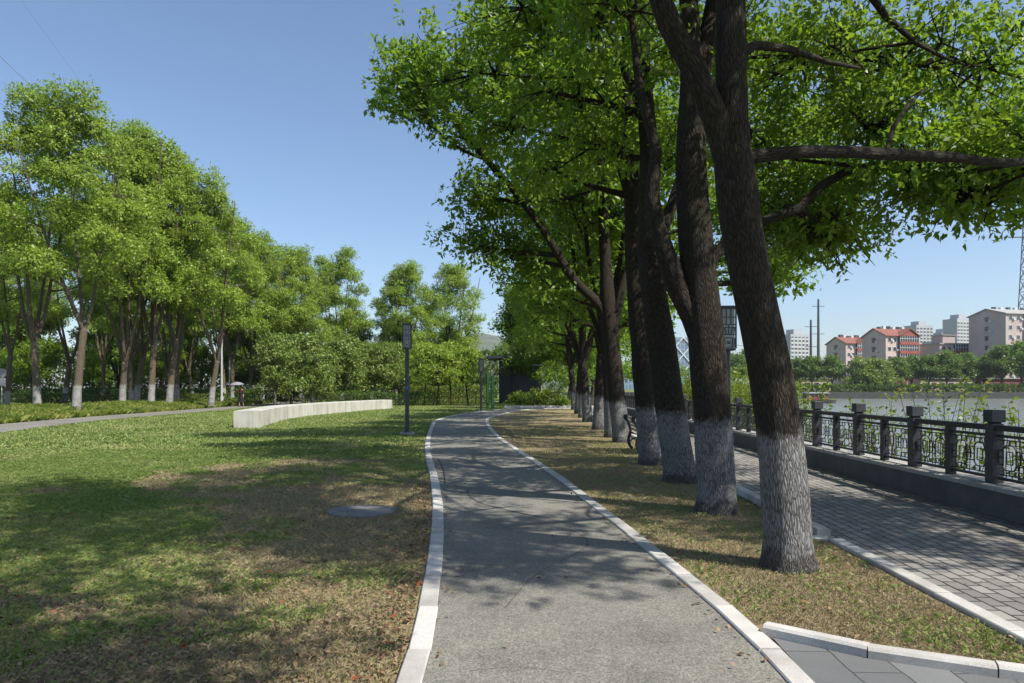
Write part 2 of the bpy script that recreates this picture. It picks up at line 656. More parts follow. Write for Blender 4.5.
xs = np.concatenate([[-3000, -1200, -500, -250, -140, -90, -65, -50, -42], np.arange(-36, -12.01, .75), np.arange(-11.9, 3.4, .11),
                     [3.6, 4, 4.6, 5.2, 5.75, 6.0, 6.2, 6.4, 6.7, 7, 7.4, 7.8, 8.4, 9, 9.6, 10.4, 11.5, 13, 15, 18, 24, 40, 70, 110, 160, 240, 400, 900, 3000]])
ys = np.concatenate([[-300, -80, -30, -12, -4, 0, 1.5], np.arange(2.6, 16, .12), np.arange(16.1, 40, .4), np.arange(41, 90, 1.5),
                     [95, 105, 120, 140, 165, 190, 201.0, 201.3, 203.9, 204.2, 215, 240, 300, 450, 900, 2000, 4500]])
XX, YY = np.meshgrid(xs, ys)
ZZ = land_z(XX, YY)
fld = np.vectorize(lambda a, b: noise.noise(Vector((a * .9, b * .9, 3.1))) * .6 + noise.noise(Vector((a * 3, b * 3, 8.1))) * .4)
near = (XX > -37) & (XX < 6) & (YY < 60) & (YY > 2)
mic = np.zeros_like(XX)
mic[near] = fld(XX[near], YY[near]) * 0.016 - 0.014
dpath = np.minimum(np.abs(XX - plx(YY)), np.abs(XX - prx(YY)))
inside = (XX > plx(YY) - .1) & (XX < prx(YY) + .1)
ZZ = ZZ + mic * np.where(inside, 0, np.clip(dpath / 0.5, 0, 1)) - np.where(inside, 0.012, 0)
nx, ny = len(xs), len(ys)
gv = np.stack([XX, YY, ZZ], -1).reshape(-1, 3)
gm = MB()
idx = np.arange(nx * ny).reshape(ny, nx)
gm.v = [tuple(v) for v in gv]
gm.f = [tuple(f) for f in np.stack([idx[:-1, :-1], idx[:-1, 1:], idx[1:, 1:], idx[1:, :-1]], -1).reshape(-1, 4)]


def green_amount(x, y):
    """how grassy the soil is: the lawn is greener away from the path, the tree strip is dry"""
    n1 = noise.noise(Vector((x * .35, y * .28, 1.7)))
    n2 = noise.noise(Vector((x * 1.5, y * 1.3, 5.2)))
    pxl = float(plx(y))
    if x > pxl:
        return max(0.0, min(1.0, 0.16 + .35 * n1 + .35 * n2))
    d = pxl - x
    v = 0.31 + 0.30 * min(1, max(0, (y - 9) / 9)) + 0.16 * min(1, d / 5) + .55 * n1 + .5 * n2
    if y < 11:
        v -= 0.28 * max(0, 1 - abs(d - 1.0) / 2.0)
    return max(0.0, min(1.0, v))


ga = np.array([green_amount(a, b) if (-37 < a < 6 and 1 < b < 90) else 0.6 for a, b in zip(XX.ravel(), YY.ravel())], np.float32)

GX, GY = np.arange(-40, 7.01, .14), np.arange(0, 64.01, .14)
GRID = None


def green_at(x, y):
    global GRID
    if GRID is None:
        GRID = np.array([[green_amount(a, b) for a in GX] for b in GY], np.float32)
    i = np.clip(np.round((np.asarray(x) - GX[0]) / .14).astype(int), 0, len(GX) - 1)
    j = np.clip(np.round((np.asarray(y) - GY[0]) / .14).astype(int), 0, len(GY) - 1)
    return GRID[j, i]


m, t, b, o_ = new_mat('soil_and_lawn')
c = coords(t)
g = attr(t, 'green').outputs['Fac']
n1 = noise_n(t, c, 2.2, 6, .6)
n2 = noise_n(t, c, 22, 5, .7)
n3 = noise_n(t, c, 90, 3, .7)
dirt = ramp(t, n2, [(0.3, (0.13, 0.10, 0.062)), (0.5, (0.215, 0.17, 0.105)), (0.72, (0.33, 0.27, 0.165))])
straw = ramp(t, n3, [(0.3, (0.21, 0.17, 0.092)), (0.7, (0.37, 0.31, 0.17))])
soil = mixc(t, ramp(t, n1, [(0.38, 0.15), (0.62, 0.9)]), dirt, straw)
grn = ramp(t, n3, [(0.3, (0.035, 0.062, 0.012)), (0.55, (0.095, 0.145, 0.03)), (0.75, (0.20, 0.22, 0.07))])
fg = mathn(t, 'ADD', g, mathn(t, 'MULTIPLY', mathn(t, 'SUBTRACT', n2, 0.5), 1.1))
t.links.new(mixc(t, ramp(t, fg, [(0.28, 0.0), (0.68, 0.92)]), soil, grn), b.inputs['Base Color'])
b.inputs['Roughness'].default_value = 0.95
b.inputs['Specular IOR Level'].default_value = 0.1
bump(t, b, mathn(t, 'ADD', mathn(t, 'MULTIPLY', n2, .7), mathn(t, 'MULTIPLY', n3, .5)), 0.9, 0.03)
ground = gm.build('ground', m, smooth=True)
a_ = ground.data.attributes.new('green', 'FLOAT', 'POINT')
a_.data.foreach_set('value', ga)
tag(ground, kind='structure')

# ---- asphalt path
m, t, b, o_ = new_mat('worn_asphalt')
c = coords(t)
n1 = noise_n(t, c, 0.9, 5)
n2 = noise_n(t, c, 130, 2, .8)
n4 = noise_n(t, c, 9, 4, .7)
vo = N(t, 'ShaderNodeTexVoronoi')
vo.inputs['Scale'].default_value = 95
t.links.new(c, vo.inputs['Vector'])
sp = mathn(t, 'ADD', mathn(t, 'MULTIPLY', n2, .6), mathn(t, 'MULTIPLY', vo.outputs['Color'], .4))
bc = ramp(t, sp, [(0.28, (0.098, 0.094, 0.084)), (0.5, (0.182, 0.175, 0.154)), (0.78, (0.31, 0.30, 0.265))])
mot = ramp(t, mathn(t, 'ADD', mathn(t, 'MULTIPLY', n1, .6), mathn(t, 'MULTIPLY', n4, .4)), [(0.34, (0.74, 0.75, 0.76)), (0.5, (0.98, 0.98, 0.97)), (0.66, (1.12, 1.10, 1.05))])
mul = N(t, 'ShaderNodeMix', data_type='RGBA', blend_type='MULTIPLY')
mul.inputs[0].default_value = 1
t.links.new(bc, mul.inputs[6]); t.links.new(mot, mul.inputs[7])
stn = ramp(t, noise_n(t, c, .55, 6, .62), [(0.40, (0.80, 0.80, 0.80)), (0.47, (1, 1, 1)), (0.60, (1, 1, 1)), (0.66, (1.10, 1.09, 1.06))])
mu2 = N(t, 'ShaderNodeMix', data_type='RGBA', blend_type='MULTIPLY')
mu2.inputs[0].default_value = .9
t.links.new(mul.outputs[2], mu2.inputs[6]); t.links.new(stn, mu2.inputs[7])
t.links.new(mu2.outputs[2], b.inputs['Base Color'])
b.inputs['Roughness'].default_value = 0.82
b.inputs['Specular IOR Level'].default_value = 0.3
bump(t, b, sp, 0.6, 0.006)
M['asphalt'] = m


def ribbon(name, A, B, z, mat, cross=6):
    mb = MB()
    k = max(len(A), len(B))

    def re(p, k):
        d = [0]
        for i in range(1, len(p)):
            d.append(d[-1] + (p[i] - p[i - 1]).length)
        u = np.linspace(0, d[-1], k)
        return np.stack([np.interp(u, d, [q[j] for q in p]) for j in range(3)], -1)
    # match by height in y so that the two sides stay level
    A2, B2 = re(A, k), re(B, k)
    vs, fs = [], []
    for i in range(k):
        for j in range(cross + 1):
            f = j / cross
            q = A2[i] * (1 - f) + B2[i] * f
            vs.append((q[0], q[1], z))
    for i in range(k - 1):
        for j in range(cross):
            a0 = i * (cross + 1) + j
            fs.append((a0, a0 + 1, a0 + cross + 2, a0 + cross + 1))
    mb.add(vs, fs)
    o = mb.build(name, mat)
    tag(o, kind='structure')
    return o


ribbon('path', pl, pr, 0.004, M['asphalt'])
ly = np.arange(-12, 92, 1.0)
lc = [Vector((float(lp_x(y)), y, 0)) for y in ly]
ribbon('far_path', [p + Vector((-1.35, 0, 0)) for p in lc], [p + Vector((1.35, 0, 0)) for p in lc], 0.006, M['asphalt'], 2)

# cracks in the asphalt: thin strips of dark filler
crk = MB()
for pts, wd_ in (([(467, 490), (470, 497), (482, 504), (501, 509), (522, 514), (540, 517)], .022), ([(568, 529), (582, 536), (588, 544), (578, 553), (560, 562)], .009),
                 ([(438, 459), (443, 470), (445, 484)], .03), ([(505, 609), (530, 580), (552, 566)], .006), ([(470, 672), (520, 668), (565, 674)], .003)):
    p, _ = smooth_path([G(*q) for q in pts], [0] * len(pts), .08)
    for i in range(len(p) - 1):
        d = (p[i + 1] - p[i]).normalized()
        s = Vector((-d.y, d.x, 0))
        w0 = wd_ * (0.5 + 0.5 * noise.noise(p[i] * 9) + .3) * .5
        w1 = wd_ * (0.5 + 0.5 * noise.noise(p[i + 1] * 9) + .3) * .5
        z = Vector((0, 0, .0075))
        crk.add([p[i] - s * w0 + z, p[i] + s * w0 + z, p[i + 1] + s * w1 + z, p[i + 1] - s * w1 + z], [(0, 1, 2, 3)])
tag(crk.build('path_cracks', simple('crack_filler', (0.03, .03, .03), .9)), kind='structure')

# ---- kerbs of single stones
m, t, b, o_ = new_mat('pale_granite')
c = coords(t)
r_ = attr(t, 'tone').outputs['Fac']
n2 = noise_n(t, c, 120, 3, .8)
n1 = noise_n(t, c, 3, 5)
bc = ramp(t, n2, [(0.3, (0.36, 0.36, 0.36)), (0.55, (0.50, 0.49, 0.475)), (0.8, (0.62, 0.61, 0.59))])
st = ramp(t, mathn(t, 'ADD', mathn(t, 'MULTIPLY', n1, .8), mathn(t, 'MULTIPLY', r_, .3)), [(0.35, (0.62, 0.60, 0.57)), (0.7, (1.05, 1.03, 1.0))])
mul = N(t, 'ShaderNodeMix', data_type='RGBA', blend_type='MULTIPLY')
mul.inputs[0].default_value = 1
t.links.new(bc, mul.inputs[6]); t.links.new(st, mul.inputs[7])
t.links.new(mul.outputs[2], b.inputs['Base Color'])
b.inputs['Roughness'].default_value = .75
M['granite'] = m


def kerb(name, line, wdt, side, zt, stone=0.8, gap=0.008, bev=0.008):
    """stones along a polyline; side=+1 puts them to the left of its direction"""
    d = [0]
    for i in range(1, len(line)):
        d.append(d[-1] + (line[i] - line[i - 1]).length)
    at = lambda u: Vector([float(np.interp(u, d, [q[j] for q in line])) for j in range(3)])
    mb = MB()
    tones = []
    u = 0
    while u < d[-1] - .05:
        u2 = min(u + stone, d[-1])
        a, e = at(u + gap / 2), at(u2 - gap / 2)
        dr = (e - a).normalized()
        s = Vector((-dr.y, dr.x, 0)) * side
        j = random.uniform(-.004, .004)
        zz = zt + random.uniform(-.003, .003)
        off = s * j
        bz = bev
        prof = lambda q: [q + off + Vector((0, 0, -.2)), q + off + s * wdt + Vector((0, 0, -.2)), q + off + s * wdt + Vector((0, 0, zz - bz)),
                          q + off + s * (wdt - bz) + Vector((0, 0, zz)), q + off + s * bz + Vector((0, 0, zz)), q + off + Vector((0, 0, zz - bz))]
        p0, p1 = prof(a), prof(e)
        n = 6
        fs = [tuple(range(n)), tuple(range(2 * n - 1, n - 1, -1))] + [(k, n + k, n + (k + 1) % n, (k + 1) % n) for k in range(n)]
        mb.add(p0 + p1, fs)
        tones += [random.random()] * len(fs)
        u = u2
    o = mb.build(name, M['granite'])
    a = o.data.attributes.new('tone', 'FLOAT', 'FACE')
    a.data.foreach_set('value', tones)
    tag(o, kind='structure')
    return o


kerb('kerb_left', pl, .135, 1, .022)
kerb('kerb_right', pr, .135, -1, .022)
# kerb at the promenade: flush near the camera, a raised step further on
fl = [Vector((kx(y), y, 0)) for y in np.arange(3.5, 6.96, .4)] + [Vector((kx(6.95), 6.95, 0))]
kerb('promenade_kerb', fl, .13, -1, .02)
kerb('promenade_kerb_step', [Vector((kx(6.95), 6.95, 0)), Vector((kx(6.95) - .26, 7.02, 0))], .13, -1, .02)
rs_ = [Vector((kx(y) - .06, y, 0)) for y in np.arange(7.1, 66, .9)]
kerb('promenade_raised_kerb', rs_, .14, -1, .085)
cr = [Vector(q) for q in ((1.565, 4.27, 0), (1.585, 4.19, 0), (1.70, 4.07, 0), (2.1, 3.87, 0), (2.5, 3.68, 0), (2.9, 3.50, 0), (3.26, 3.34, 0))]
crs, _ = smooth_path(cr, [0] * len(cr), .12)
kerb('cross_path_kerb', crs, .10, 1, .068, stone=.62, bev=.016)


def pavers(name, sx, sy, mortar, cols, mcol, rough=.8, off=.5, bd=.012, turn=False):
    m, t, b, o_ = new_mat(name)
    c = coords(t)
    br = N(t, 'ShaderNodeTexBrick')
    br.offset = off
    br.inputs['Scale'].default_value = 1
    br.inputs['Brick Width'].default_value = sx
    br.inputs['Row Height'].default_value = sy
    br.inputs['Mortar Size'].default_value = mortar
    br.inputs['Mortar Smooth'].default_value = .3
    br.inputs['Color1'].default_value = (0, 0, 0, 1)
    br.inputs['Color2'].default_value = (1, 1, 1, 1)
    br.inputs['Mortar'].default_value = (.5, .5, .5, 1)
    wob = N(t, 'ShaderNodeVectorMath', operation='ADD')
    t.links.new(c, wob.inputs[0])
    cm = N(t, 'ShaderNodeCombineXYZ')
    nn = mathn(t, 'MULTIPLY', mathn(t, 'SUBTRACT', noise_n(t, c, 5, 2), .5), .03)
    t.links.new(nn, cm.inputs[0]); t.links.new(nn, cm.inputs[1])
    t.links.new(cm.outputs[0], wob.inputs[1])
    if turn:
        tn = N(t, 'ShaderNodeMapping')
        tn.inputs['Rotation'].default_value = (0, 0, rad(90))
        t.links.new(wob.outputs[0], tn.inputs[0])
        t.links.new(tn.outputs[0], br.inputs['Vector'])
    else:
        t.links.new(wob.outputs[0], br.inputs['Vector'])
    n2 = noise_n(t, c, 60, 4, .75)
    n1 = noise_n(t, c, 1.7, 5)
    tone = mathn(t, 'ADD', mathn(t, 'MULTIPLY', br.outputs['Color'], .38), mathn(t, 'ADD', mathn(t, 'MULTIPLY', n2, .35), mathn(t, 'MULTIPLY', n1, .45)))
    bc = ramp(t, tone, [(0.3, cols[0]), (0.6, cols[1]), (0.9, cols[2])])
    t.links.new(mixc(t, br.outputs['Fac'], bc, mcol), b.inputs['Base Color'])
    b.inputs['Roughness'].default_value = rough
    hh = mathn(t, 'SUBTRACT', mathn(t, 'MULTIPLY', n2, .25), mathn(t, 'MULTIPLY', br.outputs['Fac'], 1.0))
    bump(t, b, hh, .8, bd)
    return m


M['pavers'] = pavers('stone_setts', .20, .125, .010, ((.13, .122, .11), (.215, .203, .185), (.32, .305, .275)), (.025, .023, .02), bd=.02, turn=True)
M['slabs'] = pavers('grey_slabs', .58, .27, .005, ((.09, .094, .096), (.14, .144, .146), (.20, .203, .203)), (.04, .04, .04), off=.5, bd=.006, turn=True)
ang = -math.atan(.038)
pm = MB()
pys = np.arange(-10, 70, 2.0)
# promenade sheet built in its own turned frame so that the courses run along it
prom_o = Vector((3.12, 4.15, 0))
R_ = Matrix.Rotation(-ang, 4, 'Z')
ln = [(R_ @ (Vector((kx(y) + .0, y, 0)) - prom_o), R_ @ (Vector((wx(y) + .02, y, 0)) - prom_o)) for y in pys]
for i in range(len(ln) - 1):
    a, b_, c_, d_ = ln[i][0], ln[i][1], ln[i + 1][1], ln[i + 1][0]
    pm.add([(a.x, a.y, 0), (b_.x, b_.y, 0), (c_.x, c_.y, 0), (d_.x, d_.y, 0)], [(0, 1, 2, 3)])
prom = pm.build('promenade_paving', M['pavers'])
prom.location = prom_o + Vector((0, 0, .006))
prom.rotation_euler = (0, 0, ang)
tag(prom, kind='structure')
sm = MB()
so_ = Vector((1.6, 4.3, .005))
Rs = Matrix.Rotation(rad(2), 4, 'Z')
sm.add([Rs @ (Vector(q) - so_) for q in ((1.6, -6, .005), (3.10, -6, .005), (3.10, 3.66, .005), (2.5, 3.86, .005), (1.9, 4.15, .005), (1.62, 4.36, .005), (1.58, 3.6, .005))],
       [(0, 1, 2, 3, 4, 5, 6)])
slab = sm.build('slab_paving', M['slabs'])
slab.location = so_
slab.rotation_euler = (0, 0, rad(-2))
tag(slab, kind='structure')

# ---- water
m, t, b, o_ = new_mat('river_water')
c = coords(t, scale=(1, 2.2, 1))
b.inputs['Base Color'].default_value = (0.20, 0.215, 0.21, 1)
b.inputs['Roughness'].default_value = .16
b.inputs['IOR'].default_value = 1.33
bump(t, b, mathn(t, 'ADD', noise_n(t, c, 1.1, 3), mathn(t, 'MULTIPLY', noise_n(t, c, .25, 2), 1.5)), .55, .12)
wm = MB()
wm.add([(6.6, -60, -1.6), (900, -60, -1.6), (900, 203.5, -1.6), (6.6, 203.5, -1.6)], [(0, 1, 2, 3)])
tag(wm.build('river', m), kind='structure')

# ================================================================ TREES BY THE PATH (right-hand row)
def stem(pts, Y=None):
    """pts: (px, py, width in px, depth) read off the photograph, turned into metres"""
    p, r = [], []
    for x, y, wd_, d in pts:
        p.append(P(x, y, d))
        r.append(wd_ / 2 * d / F)
    return p, r


def local(stems, lobes, base):
    b_ = Vector(base)
    return [([q - b_ for q in p], r) for p, r in stems], [(Vector(c) - b_, r) for c, r in lobes]


GR = 'camphor trees in the row beside the path'
near_kw = dict(leafL=.094, per=72, ros=9, sides=26, clumps_per=14)

# nearest tree
b1 = G(788, 566)
D = b1.y
st = [stem([(789, 582, 66, D), (788.5, 570, 57, D), (787.5, 555, 50, D), (787, 540, 47, D), (784, 495, 46, D), (778, 425, 43, D), (768, 360, 41, D), (754, 290, 39.5, D), (742, 232, 38.5, D),
            (737, 190, 40, D), (733, 150, 36, D), (731, 80, 31, D), (731, 0, 28, D), (729, -120, 24, D), (742, -260, 19, D + .4), (762, -420, 12, D + .8), (770, -560, 5, D + 1)]),
      stem([(738, 205, 26, D), (729, 165, 27, D), (715, 118, 26, D - .05), (693, 68, 24, D - .1), (670, 25, 23, D - .1), (657, -10, 20, D - .15), (646, -90, 16, D - .3), (615, -200, 11, D - .5), (590, -330, 4, D - .7)]),
      stem([(737, 160, 18, D), (760, 156, 14, D + .05), (800, 152, 12.5, D + .15), (850, 152, 12, D + .3), (900, 155, 11, D + .5), (955, 157, 10, D + .75), (1010, 163, 8, D + 1.0), (1100, 150, 4, D + 1.6)]),
      stem([(886, 154, 5, D + .45), (893, 128, 4.5, D + .6), (908, 105, 4, D + .8), (926, 88, 2, D + 1.1)]),
      stem([(733, 60, 12, D), (755, 45, 9, D + .2), (790, 49, 7, D + .5), (828, 62, 5, D + .8), (860, 68, 3, D + 1)]),
      stem([(731, 20, 14, D), (760, -50, 11, D + .5), (840, -130, 8, D + 1.2), (930, -190, 4, D + 2)]),
      stem([(860, -20, 8, D + 1.6), (885, 15, 6.5, D + 1.7), (915, 42, 5, D + 1.9), (945, 58, 3, D + 2.1)])]
lo = [((3.7, 8.6, 5.5), 1.05), ((5.1, 9.0, 5.6), 1.1), ((6.4, 9.3, 5.7), 1.15), ((4.4, 7.8, 7.0), 1.25), ((3.0, 6.6, 8.2), 1.5),
      ((1.6, 5.4, 8.4), 1.4), ((1.2, 6.6, 6.9), .9), ((5.9, 8.4, 4.35), .62), ((5.45, 8.9, 4.1), .5), ((6.5, 8.8, 4.6), .8), ((4.6, 8.5, 4.75), .6),
      ((2.4, 8.0, 9.6), 1.5), ((4.6, 4.4, 6.5), 1.0), ((5.4, 3.8, 7.8), 1.0), ((3.2, 4.7, 8.2), 1.1),
      ((1.8, 5.2, 10.0), 1.3), ((2.6, 4.4, 11.0), 1.2), ((3.8, 5.4, 9.8), 1.2), ((8.3, 6.4, 5.8), 1.1), ((9.3, 5.6, 7.0), 1.1), ((7.6, 7.2, 5.0), .8), ((7.0, 5.4, 7.6), .9), ((2.3, 3.2, 8.2), 1.2), ((1.0, 4.4, 8.3), 1.1), ((1.2, 5.0, 11.8), 1.3), ((2.6, 3.4, 12.5), 1.3), ((3.2, 2.6, 10.2), 1.2),
      ((.2, 5.6, 10.0), 1.1), ((3.4, 4.2, 13.2), 1.2), ((4.7, 2.9, 6.9), .9), ((5.6, 2.3, 8.1), .8), ((8.2, 5.6, 6.7), 1.1), ((9.0, 4.6, 8.0), 1.1), ((7.5, 6.4, 5.3), .9), ((9.6, 6.6, 5.6), 1.0), ((4.2, 3.8, 8.6), 1.2), ((5.0, 3.2, 9.4), 1.1), ((2.6, 5.6, 8.9), 1.2), ((3.4, 3.4, 7.2), 1.0), ((1.5, 4.2, 9.4), 1.1), ((8.0, 4.8, 6.2), .8), ((7.6, 4.2, 5.4), .8), ((8.6, 4.0, 6.2), .9), ((7.0, 4.7, 6.4), .7), ((5.55, 8.3, 3.75), .42), ((6.3, 8.8, 3.9), .6), ((5.0, 8.2, 4.2), .42)]
s_, l_ = local(st, lo, b1)
tree('camphor_tree', b1, s_, l_, 1, 'nearest camphor tree, leaning left, its trunk forked high over the path edge', GR, dead=8, **near_kw)

# a tree of the row just behind the viewpoint, known from its shade on the lawn
b0 = Vector((2.15, -.7, 0))
s_, l_ = generic(33, 11.5, 3.1, 3.2, 4, .23, 10, lean=.2, low=.55, spread=.6, lobe=.40)
tree('camphor_tree', b0, s_, [q for q in l_ if q[0][0] < 1.7] + [((.2, 2.1, 8.0), 1.0), ((-.4, 2.2, 10.0), 1.1), ((.6, 1.6, 6.9), .8), ((-1.2, 2.6, 9.0), 1.0), ((-.8, 1.2, 11.0), 1.0), ((-1.6, 1.4, 9.8), .9)], 33, 'camphor tree beside the viewpoint that throws dappled shade over the near lawn', GR, leafL=.14, per=34, ros=8, sides=14)

b2 = G(716, 511)
D = b2.y
st = [stem([(716, 521, 52, D), (716, 512, 45, D), (716, 502, 40, D), (716, 494, 38, D), (713, 430, 37, D), (706, 340, 35.5, D), (698, 262, 34, D), (693, 205, 33, D), (691, 150, 30, D), (692, 105, 27, D), (692, 80, 24, D),
            (690, 20, 19, D), (683, -60, 15, D + .1), (672, -170, 10, D + .2), (668, -270, 4, D + .2)]),
      stem([(693, 105, 18, D), (703, 62, 19, D), (712, 12, 17, D + .1), (724, -60, 13, D + .3), (745, -170, 8, D + .6), (760, -240, 4, D + .8)]),
      stem([(704, 355, 18, D), (692, 318, 22, D), (676, 285, 21, D - .05), (662, 242, 18, D - .1), (652, 198, 14, D - .1), (656, 150, 11, D), (640, 90, 9, D), (632, 20, 6, D + .1), (620, -60, 3, D + .1)]),
      stem([(702, 275, 12, D), (735, 232, 11, D + .05), (770, 219, 10.5, D + .1), (800, 208, 10, D + .15), (821, 186, 9, D + .2), (845, 172, 8, D + .3), (880, 163, 5, D + .7)])]
lo = [((4.35, 9.5, 3.75), .5), ((3.75, 10.3, 4.0), .5), ((4.85, 10.2, 3.7), .42), ((5.3, 10.6, 4.6), .6), ((4.0, 10.6, 4.2), .72), ((3.6, 10.4, 5.0), .85), ((4.7, 10.6, 4.45), .7), ((5.1, 11.2, 4.1), .55), ((3.0, 10.5, 6.8), 1.1), ((4.8, 11.0, 6.6), 1.15), ((6.4, 11.6, 6.4), 1.4),
      ((1.25, 9.0, 6.4), .95), ((1.5, 8.6, 8.2), 1.4), ((3.2, 9.4, 9.0), 1.6), ((5.0, 9.8, 8.6), 1.5), ((7.4, 10.9, 5.6), 1.2)]
s_, l_ = local(st, lo, b2)
tree('camphor_tree', b2, s_, l_, 2, 'second nearest camphor tree, upright thick trunk with a lamp post just behind its right side', GR, dead=10, **near_kw)

b3 = G(680, 481)
D = b3.y
st = [stem([(681, 489, 44, D), (680, 482, 39, D), (679.5, 474, 34.5, D), (679, 466, 32.5, D), (672, 420, 30, D), (663, 355, 27, D), (655, 300, 25, D), (650, 255, 23, D), (649, 205, 21, D), (650, 160, 19, D), (645, 100, 17, D),
            (641, 40, 14, D), (636, -40, 11, D), (630, -120, 6, D), (628, -170, 3, D)]),
      stem([(652, 270, 13, D), (661, 235, 13, D), (672, 205, 11, D + .2), (690, 150, 9, D + .4), (706, 80, 6, D + .7)]),
      stem([(647, 120, 10, D), (625, 70, 9, D), (605, 15, 7, D), (585, -40, 4, D)])]
lo = [((1.5, 12.2, 5.7), .95), ((.75, 12.0, 6.5), 1.2), ((1.3, 12.6, 7.9), 1.4), ((.2, 12.4, 8.2), 1.2), ((2.9, 12.6, 9.2), 1.7), ((4.4, 13.0, 7.4), 1.5), ((5.9, 13.4, 6.6), 1.4), ((2.2, 11.8, 10.4), 1.4), ((3.4, 13.6, 6.0), 1.0), ((5.15, 13.2, 3.55), .6), ((4.6, 13.0, 4.1), .6)]
s_, l_ = local(st, lo, b3)
tree('camphor_tree', b3, s_, l_, 3, 'third nearest camphor tree, slanting trunk with a sunlit patch low on its bark', GR, dead=3, **{**near_kw, 'leafL': .12, 'per': 58})

b4 = G(652, 464)
D = b4.y
st = [stem([(653, 470, 30, D), (652, 464, 27, D), (651, 456, 24.5, D), (645, 400, 21.5, D), (640, 340, 19, D), (635, 280, 18, D), (633, 230, 17, D), (632, 190, 16, D), (628, 130, 13, D), (628, 60, 11, D), (622, -10, 8, D), (620, -70, 4, D)]),
      stem([(634, 215, 9, D), (622, 170, 9, D), (612, 120, 7, D), (600, 60, 5, D)])]
lo = [((.9, 14.6, 6.0), 1.0), ((.1, 14.8, 7.0), 1.3), ((-.7, 15.0, 8.2), 1.3), ((.8, 15.2, 9.2), 1.5), ((2.5, 14.8, 10.4), 1.7), ((4.4, 15.6, 8.6), 1.7), ((5.8, 16.2, 7.0), 1.5), ((-.1, 14.4, 10.2), 1.2)]
s_, l_ = local(st, lo, b4)
tree('camphor_tree', b4, s_, l_, 4, 'slim straight camphor tree hiding the right end of the park bench', GR, **{**near_kw, 'leafL': .13, 'per': 52, 'sides': 18})

b5 = G(622, 442)
D = b5.y
st = [stem([(623, 446, 23, D), (622, 442, 20, D), (621, 434, 18, D), (616, 390, 17, D), (611, 340, 16, D), (608, 305, 16, D), (606, 270, 12, D), (604, 220, 10, D), (601, 160, 8.5, D), (597, 100, 7, D), (592, 40, 5, D), (590, 0, 2, D)]),
      stem([(609, 322, 11, D), (600, 305, 10.5, D), (572, 277, 8.5, D), (545, 232, 8, D - .2), (515, 192, 7, D - .4), (485, 158, 6.5, D - .5), (458, 125, 5.5, D - .6), (430, 98, 3.5, D - .7), (408, 76, 2, D - .8)]),
      stem([(613, 330, 10, D), (622, 290, 9, D), (632, 262, 8, D + .3), (643, 238, 6, D + .5), (650, 190, 3, D + .7)]),
      stem([(488, 160, 3.5, D - .5), (462, 150, 3, D - .5), (436, 130, 2.6, D - .4), (412, 112, 1.6, D - .4)])]
lo = [((-2.25, 18.6, 10.0), 1.25), ((-3.05, 18.6, 9.6), .95), ((-1.6, 18.7, 9.6), 1.05), ((-2.6, 18.5, 8.9), .8), ((-1.1, 19.0, 8.2), 1.15), ((-.6, 19.2, 9.6), 1.2), ((-.9, 19.4, 6.8), .95), ((.4, 19.6, 7.2), 1.3), ((.9, 19.4, 9.4), 1.6),
      ((.2, 19.8, 11.2), 1.6), ((2.6, 19.6, 9.8), 2.0), ((2.2, 19.4, 12.4), 1.9), ((4.6, 20.2, 8.4), 1.9), ((6.4, 20.6, 6.6), 1.7), ((7.6, 20.8, 5.0), 1.0), ((3.2, 20.2, 6.4), 1.2), ((-1.0, 20.4, 5.6), 1.0), ((.2, 20.6, 5.4), 1.0)]
s_, l_ = local(st, lo, b5)
tree('camphor_tree', b5, s_, l_, 5, 'camphor tree just beyond the bench whose long limb reaches far out left over the path', GR, dead=9, **{**near_kw, 'leafL': .15, 'per': 44, 'sides': 14})

# the rest of the row, from three models
row_kw = dict(leafL=.19, per=34, ros=8, sides=10, clumps_per=13)
row_spec = [
    ((611.5, 437), 1.0, 'slim camphor trunk close behind the forked one beyond the bench'),
    ((598.6, 429.5), 1.08, 'camphor tree beside the distant dark pole, with a broad whitewashed foot'),
    ((587.5, 421.5), 1.12, 'camphor tree seventh of the row from the bench, spreading in a wide V'),
    ((582.5, 417.5), 1.05, 'camphor tree with twisted dark limbs next after the wide V-forked one'),
    ((578.5, 413.5), 1.15, 'camphor tree near the end of the row with a thin whitewashed foot'),
    ((574.5, 409.5), 1.1, 'last but one camphor tree at the far end of the row'),
    ((570.5, 406.5), 1.15, 'last camphor tree of the row, beside the round bushes'),
]
protos = []
for k in range(3):
    s_, l_ = generic(40 + k, 12.6, 3.9, 2.6, 4, .21, 11, lean=.25, low=.34, spread=.62, lobe=.40)
    protos.append(tree('camphor_tree', (0, 0, 0), s_, l_, 40 + k, '', GR, **row_kw))
used = [False] * 3
for i, (q, s, lab) in enumerate(row_spec):
    k = i % 3
    place(protos[k], G(*q), i * 1.9 + .6, s, lab, GR, not used[k])
    used[k] = True

# ================================================================ TREES LEFT OF THE FAR PATH
GL = 'tall trees in the row beyond the curving path'
left_kw = dict(leafL=.165, per=62, ros=8, sides=12, clumps_per=10, clump_r=(.50, .95))
protos = []
for k in range(4):
    s_, l_ = generic(70 + k, 17.8 + .5 * (k % 2), 4.7, 4.4 - .55 * k, 3 + k % 2, .215, 17, lean=.5, low=.42, spread=.62, lobe=.27)
    protos.append(tree('broadleaf_tree', (0, 0, 0), s_, l_, 70 + k, '', GL, leaf='leaf_left', bark='bark_left', dead=5, **left_kw))
used = [False] * 4


def GZ(px, py, z=.33):
    return G(px, py, z)


